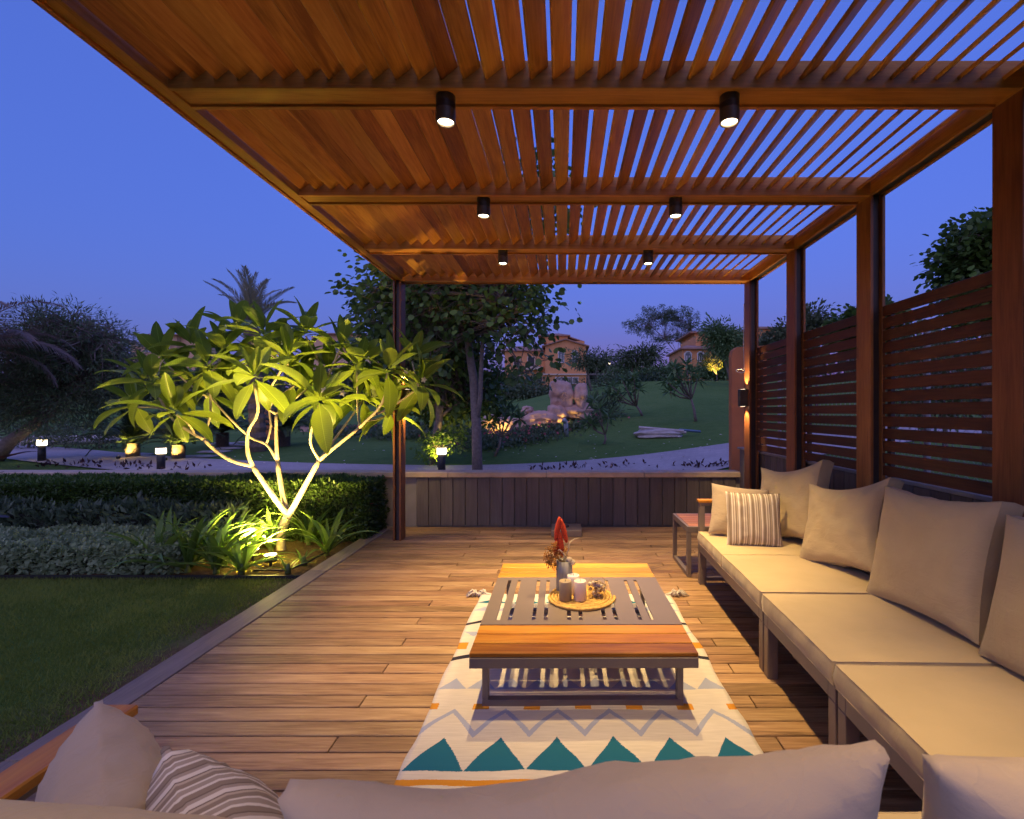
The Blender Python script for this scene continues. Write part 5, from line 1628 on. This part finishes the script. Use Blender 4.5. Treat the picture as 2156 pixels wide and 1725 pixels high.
# ================================================================== trees and houses on the hill
def bgtree(name, label, base_v, trunk_v, blobs_v, nc, per, ls, mat, r0, seed, depth=None, **kw):
    b = on_ground(*base_v) if depth is None else Vector((P(base_v[0], base_v[1], depth).x, depth, 0))
    b.z = gz(b.x, b.y); d = b.y; s = d/F
    tr = [b] + [P(a, c, d) for a, c in trunk_v]
    bl = [(P(a, c, d), (rx*s, (rx+rz)/2*s, rz*s)) for a, c, rx, rz in blobs_v]
    return tree(name, label, b, tr, bl, nc, per, ls, M and mat, kw.pop('tpl', KITE), 'bark', r0, kw.pop('group', 'trees on the hill'), kw.pop('cat', 'tree'), kw.pop('clump', 0.9), seed, kw.pop('aspect', 0.45), kw.pop('droop', 0.2), kw.pop('stems', 7))
bgtree('spreading_tree', 'spreading feathery tree with a long leaning trunk on top of the slope', (1462,800), [(1445,775),(1425,745),(1400,715),(1375,690)],
       [(1350,690,38,18),(1385,665,45,22),(1430,670,42,24),(1455,690,26,22),(1325,680,18,12),(1400,710,40,12),(1440,715,24,12)], 330, 34, 0.46, 'l_dark', 0.17, 101, tpl=LONG, clump=0.8, aspect=0.40, stems=40)
bgtree('hill_tree', 'dark flat-topped tree behind the bushy young frangipani', (1330,810), [(1330,780),(1335,750)], [(1345,752,38,11),(1318,758,28,8),(1370,742,22,11)], 100, 22, 0.36, 'l_dark', 0.1, 102, depth=40, tpl=LONG, aspect=.3)
bgtree('hill_tree', 'flat-crowned dark tree in front of the gabled villa', (1245,835), [(1240,800),(1236,770),(1232,755)], [(1222,755,20,6),(1258,757,26,8),(1240,764,22,6),(1276,764,14,5)], 90, 22, 0.28, 'l_dark', 0.09, 103, depth=36, tpl=LONG, aspect=.3)
bgtree('hill_tree', 'slender tree with layered crown near the terracotta pier', (1540,812), [(1530,770),(1520,730),(1512,700)], [(1520,715,30,20),(1508,695,26,12),(1535,740,22,16),(1545,720,20,18)], 190, 22, 0.32, 'l_bg', 0.09, 104, depth=34, tpl=LONG, aspect=.3)
bgtree('hill_tree', 'bushy tree in front of the arched windows of the upper villa', (1400,800), [(1400,785),(1400,770)], [(1395,788,46,14),(1360,792,28,12)], 130, 26, 0.32, 'l_bg', 0.1, 105, depth=46)
bgtree('hill_tree', 'rounded bushy tree below the pergola roofline of the upper villa', (1500,800), [(1500,785),(1500,770)], [(1490,782,36,18),(1530,778,28,22)], 150, 26, 0.32, 'l_bg', 0.1, 106, depth=50)
bgtree('lit_tree', 'small bare-stemmed tree glowing yellow from a spotlight on the hilltop lawn', (1510,808), [(1509,790),(1507,775)], [(1496,762,18,10),(1520,758,11,9),(1488,750,14,7),(1503,772,12,7)], 80, 16, 0.15, 'l_lit', 0.06, 107, depth=38.5, group='', clump=0.38, stems=40)
ground_spot(1506, 806, 37.6, P(1506, 770, 38.5), 200, 'small spotlight at the foot of the glowing yellow tree', 60)
bgtree('hill_shrub', 'dark clipped hedge mass along the top of the slope', (1330,815), [(1330,812),(1330,808)], [(1330,808,85,10),(1230,815,30,9)], 120, 26, 0.3, 'l_dark', 0.05, 108, depth=42, cat='hedge')
bgtree('hill_shrub', 'dark clipped hedge below the gabled villa', (1120,832), [(1120,828),(1120,824)], [(1120,825,55,10),(1200,827,50,9),(1060,826,40,10)], 130, 26, 0.45, 'l_dark', 0.05, 109, depth=62, cat='hedge')
bgtree('hill_shrub', 'ornamental grass clump between waterfall rocks and lawn', (1255,880), [(1255,870),(1255,862)], [(1250,868,26,16),(1275,860,18,14)], 70, 26, 0.3, 'l_olive', 0.03, 110, cat='grass', group='plants on the slope', tpl=LONG, aspect=.12, droop=-.6)
bgtree('hill_tree', 'bushy dark tree beside the lamp post near the unfinished building', (1330,805), [(1325,795),(1325,790)], [(1318,790,30,20),(1290,800,26,12)], 110, 24, 0.5, 'l_bg', 0.1, 111, depth=70)
# trees beyond the slatted fence
bgtree('fence_tree', 'leafy tree rising above the slatted fence next to the nearest tall post', (2080,900), [(2075,700),(2070,600),(2065,550)],
       [(2060,540,55,50),(2095,500,40,50),(2010,560,26,30),(2100,590,60,40),(2025,505,22,26),(2075,640,60,40)], 260, 24, 0.10, 'l_tree', 0.06, 120, depth=7.5, group='trees beyond the slatted fence', tpl=DISC, clump=0.36, aspect=.8, droop=.4, stems=60)
bgtree('fence_tree', 'rounded tree top just above the slatted fence between the middle posts', (1830,900), [(1825,760),(1820,700)], [(1820,690,40,24),(1868,668,24,20),(1800,710,30,22)], 100, 24, 0.12, 'l_tree', 0.06, 121, depth=10, group='trees beyond the slatted fence', tpl=DISC, clump=0.4, aspect=.8)
bgtree('fence_tree', 'loose grey-green tree above the fence end with pale shoots', (1720,850), [(1718,740),(1716,710)], [(1715,680,26,28),(1735,700,20,20),(1660,715,38,22),(1630,740,36,22)], 170, 24, 0.2, 'l_olive', 0.06, 122, depth=18, group='trees beyond the slatted fence', clump=0.55)
bgtree('fence_tree', 'dark shrubbery showing through the fence gaps low beside the nearest post', (1990,960), [(1990,900),(1990,860)], [(1960,820,120,60),(2080,780,100,70)], 150, 24, 0.14, 'l_dark', 0.05, 123, depth=9.5, group='trees beyond the slatted fence', clump=0.5)

# ------------------------------------------------------------------ houses
def window(t, x0, x1, z0, z1, y, bars=2, arch=False, mat='white_paint'):
    f = MB(); k = 0.09
    f.box(x0, x1, y-0.12, y-0.002, z0, z0+k); f.box(x0, x0+k, y-0.12, y-0.002, z0+k, z1)
    f.box(x1-k, x1, y-0.12, y-0.002, z0+k, z1)
    if not arch: f.box(x0+k, x1-k, y-0.12, y-0.002, z1-k, z1)
    for b in range(1, bars):
        xb = x0 + (x1-x0)*b/bars
        f.box(xb-0.04, xb+0.04, y-0.10, y-0.03, z0+k, z1-k)
    if arch:
        cx = (x0+x1)/2; r = (x1-x0)/2
        f.tube([(cx + r*math.cos(a), y-0.06, z1 + r*math.sin(a)) for a in [PI*q/12 for q in range(13)]], 0.10, 5)
    w_ = f.build('window', M[mat], t)
    g_ = MB()
    if arch:
        cx = (x0+x1)/2; r = (x1-x0)/2 - 0.02
        vs = [(x0+0.02, y-0.03, z0), (x1-0.02, y-0.03, z0)] + [(cx + r*math.cos(a), y-0.03, z1 + r*math.sin(a)) for a in [PI*q/12 for q in range(13)]]
        g_.add(vs, [tuple(range(len(vs)))])
    else:
        g_.box(x0+0.02, x1-0.02, y-0.045, y-0.004, z0+0.02, z1-0.02)
    g_.build('pane', M['glass_dark'], w_)
def opening(t, x0, x1, z0, z1, y):
    f = MB(); k = 0.16
    f.box(x0-k, x1+k, y-0.1, y-0.002, z1, z1+k); f.box(x0-k, x0, y-0.1, y-0.002, z0, z1); f.box(x1, x1+k, y-0.1, y-0.002, z0, z1)
    o = f.build('doorway', M['villa_trim'], t)
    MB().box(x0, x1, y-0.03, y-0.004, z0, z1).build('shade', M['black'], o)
def block(t, x0, x1, y0, y1, z0, z1, mat='villa', name='wall'):
    return MB().box(x0, x1, y0, y1, z0, z1).build(name, M[mat], t)
def hip(t, x0, x1, y0, y1, z0, h, over=0.5, mat='roof', ins=0.35):
    x0 -= over; x1 += over; y0 -= over; y1 += over
    wx = (x1-x0)*ins; wy = (y1-y0)*0.5
    v = [(x0,y0,z0),(x1,y0,z0),(x1,y1,z0),(x0,y1,z0),(x0+wx,y0+wy,z0+h),(x1-wx,y0+wy,z0+h),(x0,y0,z0-.2),(x1,y0,z0-.2),(x1,y1,z0-.2),(x0,y1,z0-.2)]
    return MB().add(v, [(0,1,5,4),(1,2,5),(2,3,4,5),(3,0,4),(6,7,1,0),(7,8,2,1),(8,9,3,2),(9,6,0,3),(9,8,7,6)]).build('roof', M[mat], t)
def gable(t, x0, x1, y0, y1, z0, h, mat='villa'):
    xm = (x0+x1)/2
    MB().add([(x0,y0,z0),(x1,y0,z0),(xm,y0,z0+h),(x0,y1,z0),(x1,y1,z0),(xm,y1,z0+h)], [(0,1,2),(5,4,3),(0,2,5,3),(1,4,5,2)]).build('gable', M[mat], t)
    o = 0.6; k = 0.22
    rf = MB()
    for (xa, sg) in ((x0, -1), (x1, 1)):
        ex = xa + sg*o; ez = z0 - h*o/(xm-x0)
        v = [(ex,y0-.5,ez+.02),(xm,y0-.5,z0+h+.02),(xm,y1+.5,z0+h+.02),(ex,y1+.5,ez+.02)]
        v += [(a,b,c+k) for a,b,c in v]
        rf.add(v, [(0,1,2,3)[::-1],(4,5,6,7),(0,1,5,4),(2,3,7,6),(0,4,7,3),(1,2,6,5)])
    rf.build('roof', M['roof'], t)
def WX(v, d): return (v-1185)*d/F
def WZ(v, d): return CAM_H - (v-868)*d/F

# gabled villa in the middle
d = 90.0
vb = Vector((WX(1170, d), d, gz(WX(1170, d), d)))
t = thing('villa', 'orange villa with a gabled front and white-framed windows behind the waterfall', 'house', vb, 0, 'villas on the hill')
zb = vb.z - 1
block(t, WX(1148,d), WX(1234,d), d, d+9, zb, WZ(729,d))
gable(t, WX(1148,d), WX(1234,d), d, d+9, WZ(729,d), WZ(716,d)-WZ(729,d))
block(t, WX(1150,d), WX(1232,d), d+3, d+12, WZ(735,d), WZ(713,d))
block(t, WX(1142,d), WX(1196,d), d+4, d+12, WZ(715,d), WZ(699,d))
hip(t, WX(1136,d), WX(1196,d), d+4, d+12, WZ(699,d), 1.0)
MB().add([(WX(1196,d),d+4,WZ(700,d)),(WX(1196,d),d+10,WZ(700,d)),(WX(1233,d),d+10,WZ(712,d)),(WX(1233,d),d+4,WZ(712,d)),(WX(1196,d),d+4,WZ(702.5,d)),(WX(1196,d),d+10,WZ(702.5,d)),(WX(1233,d),d+10,WZ(714.5,d)),(WX(1233,d),d+4,WZ(714.5,d))],
         [(0,1,2,3),(7,6,5,4),(0,3,7,4),(1,5,6,2),(0,4,5,1),(2,6,7,3)]).build('side_roof', M['roof'], t)
block(t, WX(1060,d), WX(1147,d), d+2, d+10, zb, WZ(735,d))
hip(t, WX(1056,d), WX(1140,d), d+2, d+10, WZ(735,d), 1.3)
MB().box(WX(1140,d), WX(1235,d), d-0.35, d-0.003, WZ(790,d), WZ(787,d)).build('string_course', M['villa_trim'], t)
window(t, WX(1169,d), WX(1218,d), WZ(808,d), WZ(794,d), d, 4)
MB().box(WX(1185,d), WX(1192,d), d-0.13, d-0.05, WZ(807.5,d), WZ(795,d)).build('open_door', M['black'], t)
window(t, WX(1175,d), WX(1188,d), WZ(764,d), WZ(745,d), d, 2, True)
window(t, WX(1204,d), WX(1217,d), WZ(764,d), WZ(745,d), d, 2, True)
window(t, WX(1165,d), WX(1176,d), WZ(727,d), WZ(723,d), d+3, 2)
for (a, b, c, e) in ((1110,1124,770,750),(1112,1125,806,791),(1080,1092,772,752),(1132,1140,806,791),(1078,1094,806,790)):
    opening(t, WX(a,d), WX(b,d), WZ(c,d), WZ(e,d), d+2)
MB().box(WX(1104,d), WX(1142,d), d+0.6, d+1.99, WZ(778,d), WZ(771,d)).build('balcony', M['villa_trim'], t)
# unfinished building frame with the lamp post
d = 100.0
bb = Vector((WX(1265,d), d, gz(WX(1265,d), d)))
t = thing('unfinished_building', 'grey open concrete frame of an unfinished building beside the gabled villa', 'building', bb)
for zz in (805, 788, 770.5, 755): MB().box(WX(1230,d), WX(1282,d), d, d+8, WZ(zz,d)-0.18, WZ(zz,d)+0.18).build('floor_slab', M['concrete'], t)
for xx in (1234, 1257, 1280):
    for dy in (0.3, 7.3): MB().box(WX(xx,d)-.25, WX(xx,d)+.25, d+dy, d+dy+.5, bb.z-1, WZ(755,d)-.18).build('column', M['concrete'], t)
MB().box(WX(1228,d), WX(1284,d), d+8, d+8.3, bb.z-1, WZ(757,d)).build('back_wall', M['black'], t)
MB().box(WX(1262,d), WX(1300,d), d+1, d+9, WZ(770,d), WZ(768,d)).build('canopy', M['concrete'], t)
for xx in (1283, 1298): MB().box(WX(xx,d)-.12, WX(xx,d)+.12, d+1.2, d+1.45, bb.z, WZ(770,d)).build('column', M['concrete'], t)
d = 75.0
lb0 = Vector((WX(1283,d), d, gz(WX(1283,d), d)))
t = thing('street_lamp', 'thin lamp post with one bright globe beside the unfinished building', 'lamp post', lb0)
MB().tube([lb0, (lb0.x, d, WZ(766,d))], 0.07, 8).build('post', M['pipe'], t)
MB().lathe([(0.02,-0.22),(0.17,-0.13),(0.22,0),(0.17,0.14),(0.02,0.22)], 14, (lb0.x, d, WZ(764,d))).build('globe', M['glowbollard'], t, True)
MB().box(lb0.x-.45, lb0.x+.45, d+0.3, d+1.1, lb0.z-0.5, WZ(797,d)).build('plinth', M['villa'], t)
# upper villa at the right
d = 66.0
ub = Vector((WX(1540,d), d, gz(WX(1540,d), d)))
t = thing('villa', 'orange hilltop villa with arched windows behind the spreading tree', 'house', ub, 0, 'villas on the hill')
zb = ub.z - 2
block(t, WX(1436,d), WX(1512,d), d, d+8, zb, WZ(733,d))
hip(t, WX(1440,d), WX(1508,d), d, d+8, WZ(733,d), 0.9, 0.6)
block(t, WX(1478,d), WX(1600,d), d+3, d+12, zb, WZ(700,d))
block(t, WX(1488,d), WX(1660,d), d+6, d+14, zb, WZ(684,d))
hip(t, WX(1484,d), WX(1664,d), d+6, d+14, WZ(684,d), 0.8, 0.6, 'roof')
block(t, WX(1606,d), WX(1700,d), d+4, d+12, zb, WZ(680,d))
hip(t, WX(1606,d), WX(1700,d), d+4, d+12, WZ(680,d), 0.9, 0.6, 'roof')
window(t, WX(1441,d), WX(1456,d), WZ(762,d), WZ(748,d), d, 3, True)
window(t, WX(1468,d), WX(1482,d), WZ(762,d), WZ(748,d), d, 3, True)
window(t, WX(1482,d), WX(1497,d), WZ(800,d), WZ(782,d), d, 3)
MB().box(WX(1508,d), WX(1543,d), d+5.7, d+5.99, WZ(704,d), WZ(693,d)).build('roller_shutter', M['white_paint'], t)
MB().box(WX(1610,d), WX(1640,d), d+3.7, d+3.99, WZ(712,d), WZ(704,d)).build('roller_shutter', M['white_paint'], t)
MB().box(WX(1500,d), WX(1545,d), d-1.5, d+2.99, WZ(741,d), WZ(738,d)).build('awning', M['black'], t)
MB().box(WX(1490,d), WX(1560,d), d+2.4, d+2.99, WZ(716,d), WZ(706,d)).build('parapet', M['villa'], t)
MB().box(WX(1390,d), WX(1442,d), d-8, d-7.6, WZ(815,d), WZ(803,d)).build('retaining_wall', M['terra'], t)
# distant pale houses
d = 130.0
hb = Vector((WX(1350,d), d, gz(WX(1350,d), d)))
t = thing('villa', 'far pale house glimpsed between the hill trees', 'house', hb, 0, 'villas on the hill')
block(t, WX(1342,d), WX(1384,d), d, d+8, hb.z-1, WZ(772,d), 'villa_pale'); hip(t, WX(1346,d), WX(1380,d), d, d+8, WZ(772,d), 1.2, .5, 'roof_grey')
for a in (1350, 1365): window(t, WX(a,d), WX(a+8,d), WZ(785,d), WZ(777,d), d, 2)
# left villas
d = 95.0
for (xa, xb, zt_, lab, lowx) in ((296, 372, 712, 'pale orange villa with hipped roof beyond the dark leaning tree', 256), (690, 760, 710, 'orange villa with hipped roof half hidden by the frangipani crown', 740)):
    hb = Vector((WX((xa+xb)/2,d), d, gz(WX((xa+xb)/2,d), d)))
    t = thing('villa', lab, 'house', hb, 0, 'villas on the hill')
    mt_ = 'villa_pale'
    block(t, WX(xa,d), WX(xb,d), d, d+9, hb.z-1, WZ(zt_-7,d), mt_); hip(t, WX(xa,d), WX(xb,d), d, d+9, WZ(zt_-7,d), 0.9, 1.0, 'roof', 0.42)
    x2a, x2b = (WX(lowx,d), WX(xa,d)-0.01) if lowx < xa else (WX(xb,d)+0.01, WX(lowx+60,d))
    block(t, x2a, x2b, d+2, d+9, hb.z-1, WZ(zt_+6,d), mt_); hip(t, x2a, x2b, d+2, d+9, WZ(zt_+6,d), 0.8, .5, 'roof')
    block(t, WX(xb,d)+0.01 if lowx < xa else WX(xa-40,d), WX(xb+30,d) if lowx < xa else WX(xa,d)-.01, d+1, d+9, hb.z-1, WZ(zt_-4,d), mt_, 'side_wall')
    window(t, WX(xa+10,d), WX(xa+24,d), WZ(742,d), WZ(718,d), d, 2); window(t, WX(xa+44,d), WX(xa+62,d), WZ(742,d), WZ(719,d), d, 2)
    MB().box(WX(xa+4,d), WX(xb-2,d), d-1.5, d-1.4, WZ(731,d), WZ(722,d)).build('balcony_rail', M['pipe'], t)
    opening(t, WX(xa+10,d), WX(xa+20,d), WZ(790,d), WZ(765,d), d)
# distant tree masses so that no bare horizon shows
for i, (a, dd, lb, n_) in enumerate(((-60,70,'far dark trees behind the leaning tree',180),(250,75,'far dark trees beyond the pool lawn',180),(480,72,'far dark trees behind the date palm',180),(700,70,'far dark trees behind the terracotta pillar',180),(900,72,'far dark trees behind the dense tree',160),(1040,80,'far dark trees beside the gabled villa',120),(1640,60,'far dark trees behind the terracotta pier',140),(1900,50,'far dark trees beyond the chain link fence',160),(2200,50,'far dark trees past the nearest post',140))):
    b = Vector((WX(a,dd), dd, gz(WX(a,dd), dd)))
    s = dd/F
    c = b + Vector((0,0,2.2))
    t = tree('distant_trees', lb, b, [b, b+Vector((0,0,1)), b+Vector((0,0,2))], [(c, (120*s, 3, 2.6)), (c+Vector((50*s,1,.8)), (50*s,3,2.4)), (c+Vector((-60*s,1,.5)), (50*s,3,2.2))], n_, 24, 0.75, 'l_dark', KITE, 'bark', 0.15, 'far tree masses', 'trees', 1.9, 140+i, .5, .1, 5)
